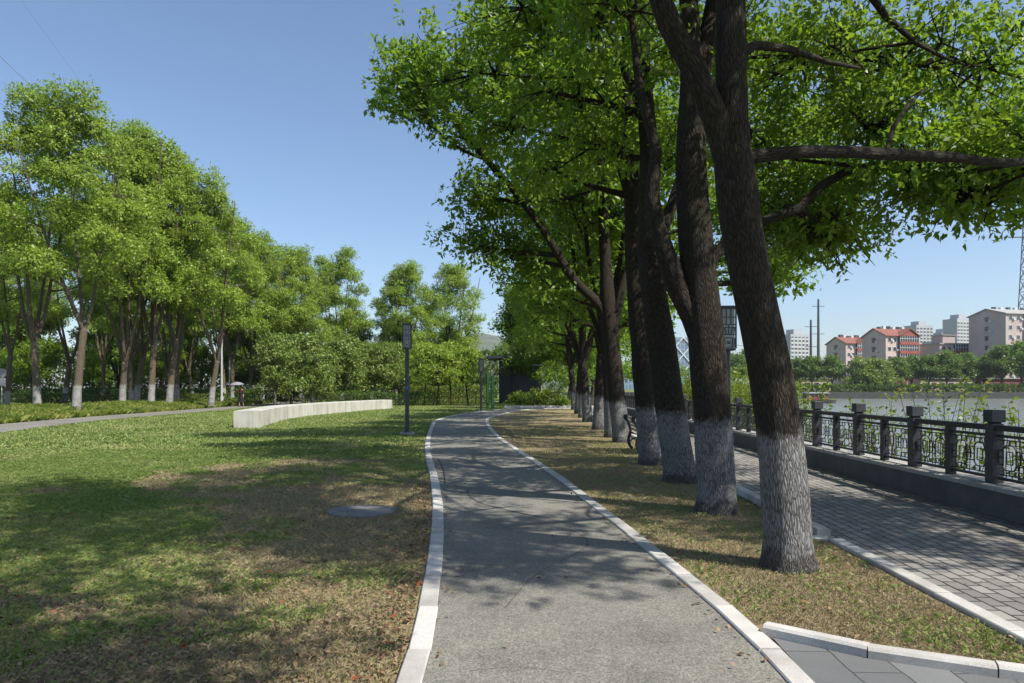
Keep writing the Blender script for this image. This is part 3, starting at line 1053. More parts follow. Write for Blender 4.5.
left_spec = [
    ((37, 408.5), 1.04, 'leftmost tree of the tall row, straight trunk with whitewashed foot near the round signs'),
    ((76, 409.5), 1.05, 'thickest tree of the tall left row, pale grey trunk splitting into three stems'),
    ((122, 405), 1.12, 'tall left tree forked low in a wide Y, next right of the thickest one'),
    ((136, 403.5), 1.12, 'dark slim trunk tucked behind the Y-forked tree in the tall left row'),
    ((151, 404.5), 1.14, 'tall left tree forked into a narrow tuning-fork shape'),
    ((169, 404), 1.14, 'tall left tree with curving stem leaning right, whitewashed foot'),
    ((176, 402.5), 1.14, 'pale trunk half hidden behind the right-leaning tree of the tall left row'),
    ((211, 404), 1.0, 'tall tree just left of the walker with the umbrella'),
    ((232, 400.5), 1.02, 'tall tree behind the walker with the umbrella'),
    ((262, 400), .98, 'tall tree over the near end of the pale concrete wall'),
    ((300, 399), .94, 'tall sunny tree behind the small round trees, above the concrete wall'),
]
rots = [.4, 1.7, 2.9, 4.1, 5.0, .9, 2.2, 3.6, 5.5, 1.1, 2.6]
for i, (q, s, lab) in enumerate(left_spec):
    k = (i * 3 + 1) % 4
    o = place(protos[k], GZ(*q), rots[i], s, lab, GL, not used[k])
    used[k] = True
# further trees behind them
GB = 'trees standing behind the tall left row'
back = [(-34, 46, .80), (-29, 52, .86), (-38, 58, 1.0), (-33, 66, .98), (-27, 64, .95), (-42, 70, 1.0), (-37, 79, 1.05), (-30, 78, 1.05), (-24, 74, .96), (-20, 80, .98),
        (-15, 88, .92), (-47, 60, .95), (-52, 74, 1.0), (-25, 92, 1.05), (-33, 94, 1.1), (-42, 92, 1.05)]
blab = ['broad crown filling the gap behind the two leftmost tall trees', 'crown between the thickest and the Y-forked tall trees, set back', 'set back tree at the left edge of the picture behind the round signs',
        'set back tree behind the narrow tuning-fork trunk', 'sunny crown behind the right-leaning tall tree', 'shaded crown low at the left edge, behind the hedges', 'deep crown behind the thickest tall tree, third line back',
        'deep crown behind the slim dark trunk, third line back', 'sunny crown right above the umbrella of the walker', 'rounded sunny crown above the near half of the concrete wall',
        'rounded sunny crown above the far half of the concrete wall', 'tree at the outer left edge, mostly hidden by the leftmost tall trunk', 'far left tree rising faintly behind the leftmost crown',
        'distant crown peeping above the sunny crowns over the umbrella', 'distant crown behind the Y-forked tall tree', 'distant crown behind the leftmost tall tree']
for i, (x, y, s) in enumerate(back):
    place(protos[i % 4], (x, y, .3), i * 2.3, s, blab[i], GB, False)

# the pair of taller trees above the far lamps
s_, l_ = generic(91, 17.5, 5.4, 4.6, 4, .26, 19, lean=.5, low=.34, spread=.66, lobe=.30)
GP = 'pair of loose-crowned trees against the sky'
tp = tree('broadleaf_tree', (0, 0, 0), s_, l_, 91, '', GP, leaf='leaf_left', bark='bark', dead=6, **{**left_kw, 'clumps_per': 11})
place(tp, (-13.4, 88, .1), 0.3, 1.04, 'left one of the pair of loose-crowned trees against the sky above the lamp post', GP, True)
place(tp, (-8.2, 92, .1), 2.4, 1.08, 'right one of the pair of loose-crowned trees, next to the gap where the hill shows', GP, False)

# ---- small round-crowned trees behind the concrete wall
GS = 'small round-crowned trees behind the concrete wall'
protos = []
for k in range(3):
    s_, l_ = generic(120 + k, 6.3, 2.5, 1.3, 4, .13, 9, lean=.25, low=.30, spread=.6, lobe=.48)
    protos.append(tree('small_tree', (0, 0, 0), s_, l_, 120 + k, '', GS, leaf='leaf_small', bark='bark_pale', leafL=.20, per=48, ros=8, sides=8, clumps_per=12, clump_r=(.45, .75)))
small = [((275, 405), 1.0, 'small round tree nearest the walker, right of the umbrella'), ((291, 403.5), 1.02, 'small round tree with a whitewashed foot over the near end of the wall'),
         ((312, 404.5), 1.0, 'small round tree with spreading pale bare stems at its base'), ((329, 403), 1.0, 'small round tree right of the one with pale bare stems'),
         ((346, 403), 1.05, 'dense small round tree behind the middle of the concrete wall'), ((364, 402), .98, 'small round tree left of the far end of the concrete wall'),
         ((384, 402), 1.0, 'small round tree at the far end of the concrete wall'), ((400, 401.5), 1.02, 'small round tree directly left of the near lamp post'),
         ((303, 400.5), 1.1, 'small round tree in the second line, above the near half of the wall'), ((372, 400), 1.12, 'small round tree in the second line, above the far half of the wall')]
for i, (q, s, lab) in enumerate(small):
    place(protos[i % 3], G(q[0], q[1], .1), i * 1.7, s, lab, GS, i < 3)
GT = 'thin-trunked young trees by the bright hedge'
s_, l_ = generic(140, 5.8, 2.3, 1.9, 3, .085, 8, lean=.2, low=.40, spread=.55, lobe=.44)
tt = tree('young_tree', (0, 0, 0), s_, l_, 140, '', GT, leaf='leaf_left', bark='bark', leafL=.19, per=40, ros=8, sides=7, clumps_per=12, clump_r=(.4, .7))
for i, (q, s, lab) in enumerate([((424, 405), 1.02, 'thin-trunked young tree just right of the near lamp post'), ((437, 405.5), .98, 'thin-trunked young tree second right of the near lamp post'),
                                 ((451, 405), 1.02, 'thin-trunked young tree midway between the two lamps left of the path'), ((468, 405), .95, 'young tree with double stem just left of the distant lamp'),
                                 ((415, 402.5), 1.1, 'young tree half hidden by the near lamp post, set back'), ((459, 401.5), 1.05, 'young tree set back behind the midway ones, darker trunk')]):
    place(tt, G(*q), i * 1.3 + .4, s, lab, GT, i == 0)

# ---- trees round the dark pavilion at the end of the path
GE = 'trees closing the end of the path'
s_, l_ = generic(160, 12.5, 4.2, 2.2, 4, .22, 11, lean=.3, low=.26, spread=.6, lobe=.42)
te = tree('broadleaf_tree', (0, 0, 0), s_, l_, 160, '', GE, leaf='leaf_near', bark='bark', leafL=.27, per=26, ros=8, sides=8, clumps_per=14, clump_r=(.6, .95))
for i, (x, y, s, lab) in enumerate([(1.2, 70, 1.0, 'dense tree behind the dark pavilion, its left crown edge against the sky'), (5.5, 66, 1.0, 'dense tree right behind the dark pavilion'),
                                    (10.5, 76, 1.1, 'dense tree hidden behind the far trunks of the row'), (3.0, 84, 1.05, 'tree deep behind the dark pavilion'),
                                    (6.6, 57, .85, 'low spreading tree between the round bushes and the far trunks')]):
    place(te, (x, y, 0), i * 2.1 + .8, s, lab, GE, i == 0)

# shaded low trees far behind the left lawn
GU = 'low leafy trees filling the shade behind the tall rows'
ul = ['low leafy tree in the shade at the far left edge, behind the round signs', 'low leafy tree in the shade between the two leftmost tall trunks', 'low leafy tree behind the thickest pale trunk, lit in patches',
      'low leafy tree seen through the fork of the Y-shaped trunk', 'low leafy tree behind the narrow tuning-fork trunk', 'low leafy tree behind the right-leaning trunk', 'low leafy tree left of the umbrella, deep in shade',
      'low leafy tree between the walker and the first small round tree, far back', 'low leafy tree far behind the near half of the concrete wall', 'low leafy tree far behind the far half of the concrete wall', 'low leafy tree far behind the near lamp post', 'low leafy tree at the outer left edge, third line back', 'low leafy tree third line back, left of the thickest pale trunk', 'low leafy tree third line back, between the thickest and Y-forked trunks', 'low leafy tree cut by the left picture edge, behind the hedges', 'low leafy tree just behind the dark slim trunk']
for i, (x, y, s) in enumerate([(-56, 72, .95), (-49, 70, .9), (-44, 76, 1.0), (-41, 84, 1.0), (-37, 88, 1.0), (-34, 84, .9), (-30, 86, 1.0), (-27, 84, .9), (-21, 90, .9), (-16, 94, .85), (-9, 98, .8), (-60, 84, 1.0), (-52, 88, 1.0), (-47, 92, 1.05), (-66, 78, 1.0), (-39, 74, .8)]):
    place(te, (x, y, .2), i * 1.37, s, ul[i], GU, False)

# ================================================================ BUILT THINGS
M['wall_stone'] = simple('dark_wall_stone', (.085, .085, .08), .8, .3, 3, bumpd=.004)
M['cap_stone'] = simple('grey_coping_stone', (.30, .295, .28), .8, .25, 4, bumpd=.004)
M['rail_black'] = simple('dark_painted_metal', (.022, .023, .027), .5, .35, 8, spec=.5)
M['post_stone'] = simple('dark_grey_post', (.036, .038, .046), .5, .3, 8)
M['lamp_metal'] = simple('blue_grey_lamp_metal', (.045, .055, .07), .45, .25, 5, metal=.3)
M['lamp_glass'] = simple('milky_lamp_panel', (.42, .43, .42), .4, .12, 6)
M['concrete'] = simple('pale_concrete', (.50, .49, .45), .85, .2, 1.6, bumpd=.006)
M['concrete_dark'] = simple('grey_concrete', (.30, .30, .29), .9, .25, 5, bumpd=.004)
M['blue_tag'] = simple('blue_plastic', (.03, .12, .5), .5, .1)

# ---- wall and railing along the river, in a frame turned with the promenade
FA = -math.atan(.035)
SP = 1.78
N0, N1 = -3, 24


def frame_loc(dist, off=0.0):
    y = 8.48 + dist
    return Vector((wx(8.0) + .035 * (y - 8.0) + off, y, 0))


rw = empty('river_wall', frame_loc(0), FA)
tag(rw, 'low dark stone wall with grey coping running along the river side of the promenade', 'wall')
mb = MB()
mb.box(0, .42, N0 * SP - 1, N1 * SP + 1, -.6, .315)
o = mb.build('wall', M['wall_stone'], rw)
mb = MB()
y = N0 * SP - 1
while y < N1 * SP + 1:
    mb.box(-.025, .445, y + .004, min(y + 1.2, N1 * SP + 1) - .004, .317, .375)
    y += 1.2
mb.build('coping', M['cap_stone'], rw, bevel=.006)

rl = empty('railing', frame_loc(0) + Vector((.0, 0, .375)), FA)
tag(rl, 'black metal railing with square posts and fretwork panels on the river wall', 'railing')
RX = .20
bp = MB()
bp.box(RX - .072, RX + .072, -.072, .072, 0, .735)
bp.box(RX - .056, RX + .056, -.056, .056, .735, .752)
bp.box(RX - .086, RX + .086, -.086, .086, .752, .905)
post0 = bp.build('post', M['post_stone'], rl, bevel=.008)
sp_ = MB()
sp_.box(RX - .05, RX + .05, -.05, .05, 0, .648)
short0 = sp_.build('short_post', M['rail_black'], rl, bevel=.005)
tr_ = MB()
tr_.box(RX - .05, RX + .05, .087, SP - .087, .65, .72)
rail0 = tr_.build('top_rail', M['rail_black'], rl, bevel=.006)


def fret():
    """half-bay fretwork panel: frame bars, interlocked octagons and cross ties"""
    mb = MB()
    y0, y1, z0, z1 = .087, SP / 2 - .052, .085, .57
    t_ = .0135

    def bar(a, b, w=t_):
        mb.bar((RX, a[0], a[1]), (RX, b[0], b[1]), w, w, up=Vector((1, 0, 0)))
    mb.box(RX - .017, RX + .017, y0, y1, z0 - .034, z0)
    mb.box(RX - .017, RX + .017, y0, y1, z1, z1 + .034)
    zi0, zi1 = z0 + .03, z1 - .03
    bar((y0, zi0), (y1, zi0)); bar((y0, zi1), (y1, zi1))
    W_ = y1 - y0
    k = 2
    for i in range(k):
        cy = y0 + W_ * (i + .5) / k
        cz = (zi0 + zi1) / 2
        hw, hh, ch = W_ / k * .30, .15, .045
        oct_ = [(cy - hw + ch, cz - hh), (cy + hw - ch, cz - hh), (cy + hw, cz - hh + ch), (cy + hw, cz + hh - ch), (cy + hw - ch, cz + hh), (cy - hw + ch, cz + hh), (cy - hw, cz + hh - ch), (cy - hw, cz - hh + ch)]
        for a, b in zip(oct_, oct_[1:] + oct_[:1]):
            bar(a, b)
        for s in (-1, 1):
            bar((cy, cz + s * hh), (cy, zi1 if s > 0 else zi0))
            bar((cy + s * hw, cz), (cy + s * W_ / k * .5, cz))
            bar((cy + s * W_ / k * .5, cz + .07), (cy + s * W_ / k * .5, cz - .07))
            for s2 in (-1, 1):
                bar((cy + s * hw, cz + s2 * .085), (cy + s * W_ / k * .5, cz + s2 * .085))
                bar((cy + s * W_ / k * .28, cz + s2 * hh), (cy + s * W_ / k * .28, zi1 if s2 > 0 else zi0))
        iy, iz = hw * .48, hh * .5
        for a, b in zip([(cy - iy, cz - iz), (cy + iy, cz - iz), (cy + iy, cz + iz), (cy - iy, cz + iz)], [(cy + iy, cz - iz), (cy + iy, cz + iz), (cy - iy, cz + iz), (cy - iy, cz - iz)]):
            bar(a, b, .011)
    return mb


pan0 = fret().build('fretwork_panel', M['rail_black'], rl)
for o in (post0, short0, rail0, pan0):
    o.location.y = N0 * SP + (SP / 2 if o is short0 else 0)
for i in range(N0, N1 + 1):
    for src, offs in ((post0, (0,)), (short0, (SP / 2,)), (rail0, (0,)), (pan0, (0, SP / 2))):
        for of in offs:
            if i == N0 and of == (SP / 2 if src is short0 else 0):
                continue
            if i == N1 and src is not post0:
                continue
            c = src.copy()
            COL.objects.link(c)
            c.parent = rl
            c.location.y = i * SP + of
            if src is pan0 and of:
                c.location.y += -.035


# ---- lamps
def lamp(loc, H, label, rz=0.0, s=1.0):
    t = empty('lamp_post', loc, rz)
    tag(t, label, 'lamp', 'square lantern lamp posts by the paths')
    q = MB()
    q.box(-.24, .24, -.24, .24, -.1, .06)
    q.build('base', M['concrete_dark'], t, bevel=.01)
    q = MB()
    q.tube([(0, 0, .06), (0, 0, H - .86)], .07, 14)
    q.tube([(0, 0, .06), (0, 0, .085)], .12, 14)
    q.build('pole', M['lamp_metal'], t, smooth=False)
    z0, z1 = H - .86, H - .06
    wv = .135
    q = MB()
    q.box(-wv + .02, wv - .02, -wv + .02, wv - .02, z0 + .04, z1)
    q.build('lantern_panel', M['lamp_glass'], t)
    q = MB()
    q.box(-wv, wv, -wv, wv, z0, z0 + .038)
    q.box(-wv - .012, wv + .012, -wv - .012, wv + .012, z1, z1 + .06)
    for sx in (-1, 1):
        for sy in (-1, 1):
            q.box(sx * wv - .014, sx * wv + .014, sy * wv - .014, sy * wv + .014, z0 + .038, z1)
    h_ = z1 - z0
    lines = [((-1, .80), (1, .80)), ((-1, .62), (1, .62)), ((-1, .55), (1, .55)), ((-1, .38), (1, .38)), ((-.35, .62), (-.35, 1)), ((.35, .62), (.35, 1)), ((0, .38), (0, .62)),
             ((-.6, .30), (.6, .30)), ((-.6, .08), (.6, .08)), ((-.6, .08), (-.6, .30)), ((.6, .08), (.6, .30)), ((-.25, .15), (.25, .22)), ((-.25, .22), (.25, .15)), ((-.6, .55), (-.35, .38)), ((.6, .55), (.35, .38))]
    for k in range(4):
        R = Matrix.Rotation(k * PI / 2, 4, 'Z')
        for (a, za), (b_, zb) in lines:
            q.bar(R @ Vector((a * (wv - .012), -wv + .008, z0 + za * h_)), R @ Vector((b_ * (wv - .012), -wv + .008, z0 + zb * h_)), .014, .014, up=R @ Vector((0, 1, 0)))
    q.build('lantern_frame', M['lamp_metal'], t)
    q = MB()
    q.box(-.035, .035, -.078, -.071, 1.5, 1.62)
    q.build('number_tag', M['blue_tag'], t)
    t.scale = (s, s, s)
    return t


lamp(G(407, 434), 3.72, 'tall lamp post with square lantern standing on the lawn left of the path', .1)
lamp(G(481, 411.8), 3.45, 'distant lamp post with square lantern where the path bends right', .2)
lamp((3.385, 10.75, 0), 3.5, 'lamp post with fretwork lantern close behind the second nearest tree trunk', -.05, s=.81)
dp = MB()
dp.tube([(0, 0, 0), (0, 0, 2.6)], .075, 12)
dp.tube([(0, 0, 0), (0, 0, .05)], .13, 12)
pole = dp.build('pole', M['lamp_metal'])
pole.location = G(605.5, 424)
tag(pole, 'thin dark pole standing between the far trunks at the promenade edge', 'pole')

# ---- pale concrete wall on the lawn, gently curved
cw = MB()
cpts = [(-10.35, 26.6), (-11.0, 30), (-11.75, 34.5), (-11.6, 39), (-11.25, 43.5), (-10.5, 48), (-9.55, 52)]
cp, _ = smooth_path([Vector((a, b, 0)) for a, b in cpts], [0] * len(cpts), .9)
hw = .46
prev = None
vs = []
for i, p in enumerate(cp):
    d = (cp[min(i + 1, len(cp) - 1)] - cp[max(i - 1, 0)]).normalized()
    s = Vector((d.y, -d.x, 0))
    if i == 0:
        s = Vector((.97, .28, 0))
    r_, l_ = p + s * hw, p - s * hw
    vs += [Vector((l_.x, l_.y, -.15)), Vector((r_.x, r_.y, -.15)), Vector((r_.x, r_.y, .64)), Vector((r_.x - s.x * .02, r_.y - s.y * .02, .66)),
           Vector((l_.x + s.x * .02, l_.y + s.y * .02, .66)), Vector((l_.x, l_.y, .64))]
fs = [(5, 4, 3, 2, 1, 0)]
k = 6
for i in range(len(cp) - 1):
    for j in range(k):
        fs.append((i * k + j, i * k + (j + 1) % k, (i + 1) * k + (j + 1) % k, (i + 1) * k + j))
n_ = (len(cp) - 1) * k
fs.append(tuple(n_ + j for j in range(k)))
cw.add(vs, fs)
m, t, b, o_ = new_mat('streaked_concrete')
c = coords(t)
zc = coords(t, scale=(2.2, 2.2, .12))
n1 = noise_n(t, zc, 2.0, 5, .6)
n2 = noise_n(t, c, 40, 4, .7)
n3 = noise_n(t, c, .9, 4)
tt_ = mathn(t, 'ADD', mathn(t, 'MULTIPLY', n1, .5), mathn(t, 'ADD', mathn(t, 'MULTIPLY', n2, .2), mathn(t, 'MULTIPLY', n3, .3)))
t.links.new(ramp(t, tt_, [(.34, (.20, .195, .175)), (.48, (.40, .39, .35)), (.66, (.56, .55, .50))]), b.inputs['Base Color'])
b.inputs['Roughness'].default_value = .9
bump(t, b, n2, .4, .006)
tag(cw.build('concrete_wall', m), 'long low pale concrete wall curving across the lawn on the left', 'wall')

# ---- stone disc in the lawn
dm = MB()
ring = [Vector((math.cos(a) * .43 * (1 + .03 * math.sin(3 * a)), math.sin(a) * .40, 0)) for a in np.linspace(0, 2 * PI, 28, endpoint=False)]
ri = [v * .86 for v in ring]
n_ = 28
V_ = [v + Vector((0, 0, -.08)) for v in ring] + [v + Vector((0, 0, .022)) for v in ring] + [v + Vector((0, 0, .03)) for v in ri]
dm.add(V_, [(i, (i + 1) % n_, n_ + (i + 1) % n_, n_ + i) for i in range(n_)] + [(n_ + i, n_ + (i + 1) % n_, 2 * n_ + (i + 1) % n_, 2 * n_ + i) for i in range(n_)] + [tuple(2 * n_ + i for i in range(n_))])
dsk = dm.build('stone_cover', simple('old_stone_cover', (.15, .15, .145), .9, .4, 6, bumpd=.006))
dsk.location = G(362, 512)
tag(dsk, 'flat round grey stone cover set in the lawn left of the path', 'manhole cover')

# ---- bench: iron scroll ends, slatted seat and back, facing the river
bn = empty('park_bench', (2.90, 15.9, .006), -.04)
tag(bn, 'park bench with black iron scroll ends and wooden slats, facing the river', 'bench')
M['iron'] = simple('black_cast_iron', (.012, .012, .013), .45, .3, 10)
M['wood'] = simple('weathered_bench_wood', (.33, .27, .20), .7, .3, 12, bumpd=.002)


def iron_end(y):
    q = MB()

    def curve(pts, r):
        p, rr = smooth_path([Vector((a, y, b_)) for a, b_ in pts], [r] * len(pts), .03)
        for i in range(len(p) - 1):
            q.bar(p[i], p[i + 1] + (p[i + 1] - p[i]) * .1, .045, r * 2, up=Vector((0, 1, 0)).cross(p[i + 1] - p[i]).normalized())
    curve([(-.02, .80), (-.075, .86), (-.10, .80), (-.03, .72), (.03, .58), (.055, .46), (.03, .36), (.0, .22), (.04, .08), (.10, .01)], .034)
    curve([(.04, .42), (.2, .40), (.42, .42), (.50, .38), (.47, .25), (.44, .12), (.50, .01)], .03)
    curve([(.0, .66), (.12, .68), (.30, .64), (.42, .62), (.47, .56), (.42, .53), (.38, .57)], .017)
    curve([(.42, .61), (.43, .5), (.45, .41)], .014)
    curve([(.04, .2), (.16, .28), (.32, .28), (.46, .2)], .014)
    return q


for yy in (0, 1.45):
    iron_end(yy).build('iron_end', M['iron'], bn)
for k, (x, z) in enumerate([(-.045, .80), (-.015, .71), (.02, .62), (.045, .53)]):
    q = MB()
    q.box(x + .012, x + .036, -.03, 1.48, z - .032, z + .032)
    q.build('back_slat', M['wood'], bn, bevel=.004)
for k in range(5):
    q = MB()
    x = .10 + k * .085
    q.box(x - .034, x + .034, -.03, 1.48, .425, .45)
    q.build('seat_slat', M['wood'], bn, bevel=.004)

# ---- dark pavilion, frame and posts at the far end of the path
M['clad'] = simple('dark_blue_cladding', (.030, .035, .048), .55, .3, 2)
M['clad2'] = simple('streaked_grey_wall', (.060, .063, .068), .8, .5, 1.2)
M['eave'] = simple('pale_eave', (.36, .36, .36), .7, .1)
M['green_paint'] = simple('green_paint', (.005, .05, .02), .45, .15)
pv = empty('pavilion', (-.3, 68, 0))
tag(pv, 'dark blue ribbed pavilion with a lower grey wing at the far end of the path', 'building')
q = MB(); q.box(-1.0, .1, 0, 5, -.1, 4.5); q.build('tower_wall', M['clad'], pv)
q = MB(); q.box(-2.2, .35, -.45, 5.3, 4.502, 4.75); q.build('roof_slab', M['clad'], pv)
q = MB()
for i in range(8):
    x = -.97 + i * .15
    q.box(x - .025, x + .025, -.06, -.002, 0, 4.49)
q.build('cladding_ribs', M['rail_black'], pv)
q = MB(); q.box(.105, 3.2, .5, 5, -.1, 3.75); q.build('wing_wall', M['clad2'], pv)
q = MB(); q.box(.36, 3.5, .15, 5.29, 3.752, 3.93); q.build('wing_roof', M['eave'], pv)
for i in range(3):
    q = MB()
    x = .5 + i * .9
    q.box(x, x + .6, .46, .497, .5, 3.1)
    q.build('dark_window', M['clad'], pv)
gf = empty('green_frame', G(490.5, 409), .3)
tag(gf, 'pair of green painted posts joined as a tall narrow frame beside the path end', 'frame')
for x in (-.22, .16):
    q = MB(); q.box(x - .085, x + .085, -.07, .07, -.1, 2.65 if x < 0 else 2.5); q.build('post', M['green_paint'], gf, bevel=.01)
for z in (.45, 1.3, 2.2):
    q = MB(); q.box(-.134, .074, -.03, .03, z, z + .08); q.build('crossbar', M['green_paint'], gf)
bl = MB(); bl.box(-1.0, 9, 0, .35, -.2, .16)
o = bl.build('bed_border', M['concrete'], None, bevel=.01)
o.location = (.4, 53.6, 0)
tag(o, 'pale stone border in front of the round bushes at the path end', 'border')


# ---- clipped and loose shrubs
def bush_mesh(cl, rad_, seed, leafL, per, ros=8):
    rng = np.random.default_rng(seed)
    return leaf_mesh('leaves', *clump_leaves(cl, rad_, per, leafL, rng, ros=ros, flat=.8, shell=.45))


def bush_wood(cl, seed, r=.02):
    wd = Wood(seed)
    rnd = random.Random(seed)
    for c in cl:
        wd.tube([(c[0] * .15, c[1] * .15, -.05), (c[0] * .6, c[1] * .6, c[2] * .55), c], [r, r * .7, r * .25], 4, rough=0)
    return wd.build('stems')


def round_bush(loc, R, H, seed, label, group, leaf='leaf_shrub', leafL=.14, per=60, name='round_bush', cat='bush'):
    rng = np.random.default_rng(seed)
    cl, rr = [], []
    for k in range(26):
        q = rand_dirs(1, rng)[0]
        q[2] = abs(q[2])
        cl.append((q[0] * R * .72, q[1] * R * .72, .15 * H + q[2] * H * .68)); rr.append(.30 * R * rng.uniform(.8, 1.3))
    t = empty(name, loc)
    tag(t, label, cat, group)
    link('stems', bush_wood(cl, seed), t, M['bark'])
    link('leaves', bush_mesh(cl, rr, seed, leafL, per), t, M[leaf])
    return t


GRB = 'round bushes at the path end'
for i, (px, py, R, H, lab) in enumerate([(517, 407, .9, 1.1, 'leftmost and lowest round bush at the path end, before the grey wing'), (533, 407, 1.35, 1.5, 'round yellow-green bush in the middle of those at the path end'),
                                         (547, 407, 1.2, 1.5, 'round yellow-green bush at the path end, right of the middle one'), (562, 407.5, .7, .8, 'small bright bush at the foot of the last whitewashed trunks'),
                                         (556, 399, 1.9, 2.6, 'taller dark bush behind the small bright bush near the last trunks')]):
    round_bush(G(px, py), R, H, 300 + i, lab, GRB, leaf='leaf_dark' if i == 4 else 'leaf_shrub', leafL=.22, per=26)


def hedge(x0, y0, x1, y1, wd_, H, seed, label, leaf='leaf_hedge', leafL=.16, group='clipped hedges', per_m2=110, z=.25):
    """clipped hedge: leaves all over a wavy box, twigs inside"""
    rng = np.random.default_rng(seed)
    a, e = np.array([x0, y0]), np.array([x1, y1])
    Ln = np.linalg.norm(e - a)
    d = (e - a) / Ln
    s = np.array([-d[1], d[0]])
    k = int(Ln * (2 * H + wd_) * per_m2)
    u = rng.random(k) * Ln
    pr_ = rng.random(k) * (2 * H + wd_)
    side = np.where(pr_ < H, -wd_ / 2, np.where(pr_ < H + wd_, pr_ - H - wd_ / 2, wd_ / 2))
    zz = np.where(pr_ < H, pr_, np.where(pr_ < H + wd_, H, 2 * H + wd_ - pr_))
    wob = .12 * np.sin(u * 1.7 + seed) + .10 * np.sin(u * .63 + 2 * seed) + rng.normal(size=k) * .05
    zz = zz * (1 + wob * .6)
    dep = rng.random(k) ** 2 * .18
    n = np.where((pr_ < H)[:, None], np.array([-s[0], -s[1], .2]), np.where((pr_ < H + wd_)[:, None], np.array([0, 0, 1.]), np.array([s[0], s[1], .2])))
    p = np.stack([a[0] + d[0] * u + s[0] * (side + wob * .3), a[1] + d[1] * u + s[1] * (side + wob * .3), zz], -1) - n * dep[:, None]
    dirs = norm(rand_dirs(k, rng) + n * .6)
    nn = norm(n + rng.normal(size=(k, 3)) * .6)
    L = leafL * (.7 + .6 * rng.random(k))
    t = empty('hedge', (0, 0, z))
    tag(t, label, 'hedge', group)
    link('leaves', leaf_mesh('leaves', p, dirs, nn, L, L * .5, rng.random(k) * .8 + .15 * np.sin(u)), t, M[leaf])
    wd = Wood(seed)
    for q in np.arange(.3, Ln, .45):
        for j in (-.25, .25):
            x, y = a[0] + d[0] * q + s[0] * wd_ * j, a[1] + d[1] * q + s[1] * wd_ * j
            wd.tube([(x, y, -.1), (x + rng.normal() * .1, y + rng.normal() * .1, H * .5), (x + rng.normal() * .15, y + rng.normal() * .15, H * .85)], [.03, .02, .008], 4, rough=0)
    link('stems', wd.build('stems'), t, M['bark'])
    return t


hedge(-46, 50, -25.2, 61, 1.3, .75, 1, 'low front hedge behind the tall left trunks')
hedge(-52, 58, -25.5, 68, 1.6, 1.15, 2, 'taller dark hedge in the second line behind the tall left trunks', leaf='leaf_dark')
hedge(-25, 62, -14, 63.5, 1.5, .95, 3, 'hedge behind the walker and the near half of the concrete wall')
hedge(-14, 60, -6.5, 61, 1.6, 1.1, 4, 'dark hedge behind the far half of the concrete wall', leaf='leaf_dark', z=0)
hedge(-10.5, 66, -1.8, 67, 1.8, 1.75, 5, 'bright yellow-green hedge behind the thin-trunked young trees', leaf='leaf_shrub', z=0, per_m2=130)
hedge(-60, 96, -2, 100, 3.0, 6.5, 6, 'tall dark hedge closing the view far behind the left lawn', leaf='leaf_dark', leafL=.42, per_m2=30, z=0)
hedge(-95, 76, -55, 92, 3.0, 6.5, 7, 'tall dark thicket far left behind the rows of trunks', leaf='leaf_dark', leafL=.42, per_m2=30, z=0)


# ---- plants on the river bank beyond the railing
def bank_shrub(loc, n, h, spread, seed, label, leafL=.085, dens=26):
    rng = np.random.default_rng(seed)
    wd = Wood(seed % 50)
    ps, ds, ns = [], [], []
    for k in range(n):
        a = rng.random() * 6.28
        r = spread * math.sqrt(rng.random())
        b0 = Vector((math.cos(a) * r * .5, math.sin(a) * r * .5, -.1))
        tip = Vector((math.cos(a) * r * 1.2 + rng.normal() * .1, math.sin(a) * r * 1.2 + rng.normal() * .1, h * rng.uniform(.55, 1.1)))
        mid = (b0 + tip) / 2 + Vector((rng.normal() * .08, rng.normal() * .08, .08))
        p, rr = smooth_path([b0, mid, tip], [.012, .009, .003], .12)
        wd.tube(p, rr, 4, rough=0)
        for i in range(len(p) // 5, len(p)):
            for j in range(max(1, int(dens * (.3 + .9 * i / len(p)) / 8))):
                q = rand_dirs(1, rng)[0]
                q[2] = q[2] * .5 + .2
                off = rng.random() * .10
                ps.append(np.array(p[i]) + q * off); ds.append(q); ns.append(np.array([0, 0, 1.]) + rng.normal(size=3) * .5)
    k = len(ps)
    L = leafL * (.6 + .8 * rng.random(k))
    t = empty('bank_shrub', loc)
    tag(t, label, 'shrub', 'shrubs growing on the river bank beyond the railing')
    link('stems', wd.build('stems'), t, M['bark'])
    link('leaves', leaf_mesh('leaves', np.array(ps), np.array(ds), norm(np.array(ns)), L, L * .55, rng.random(k)), t, M['leaf_shrub'])
    return t


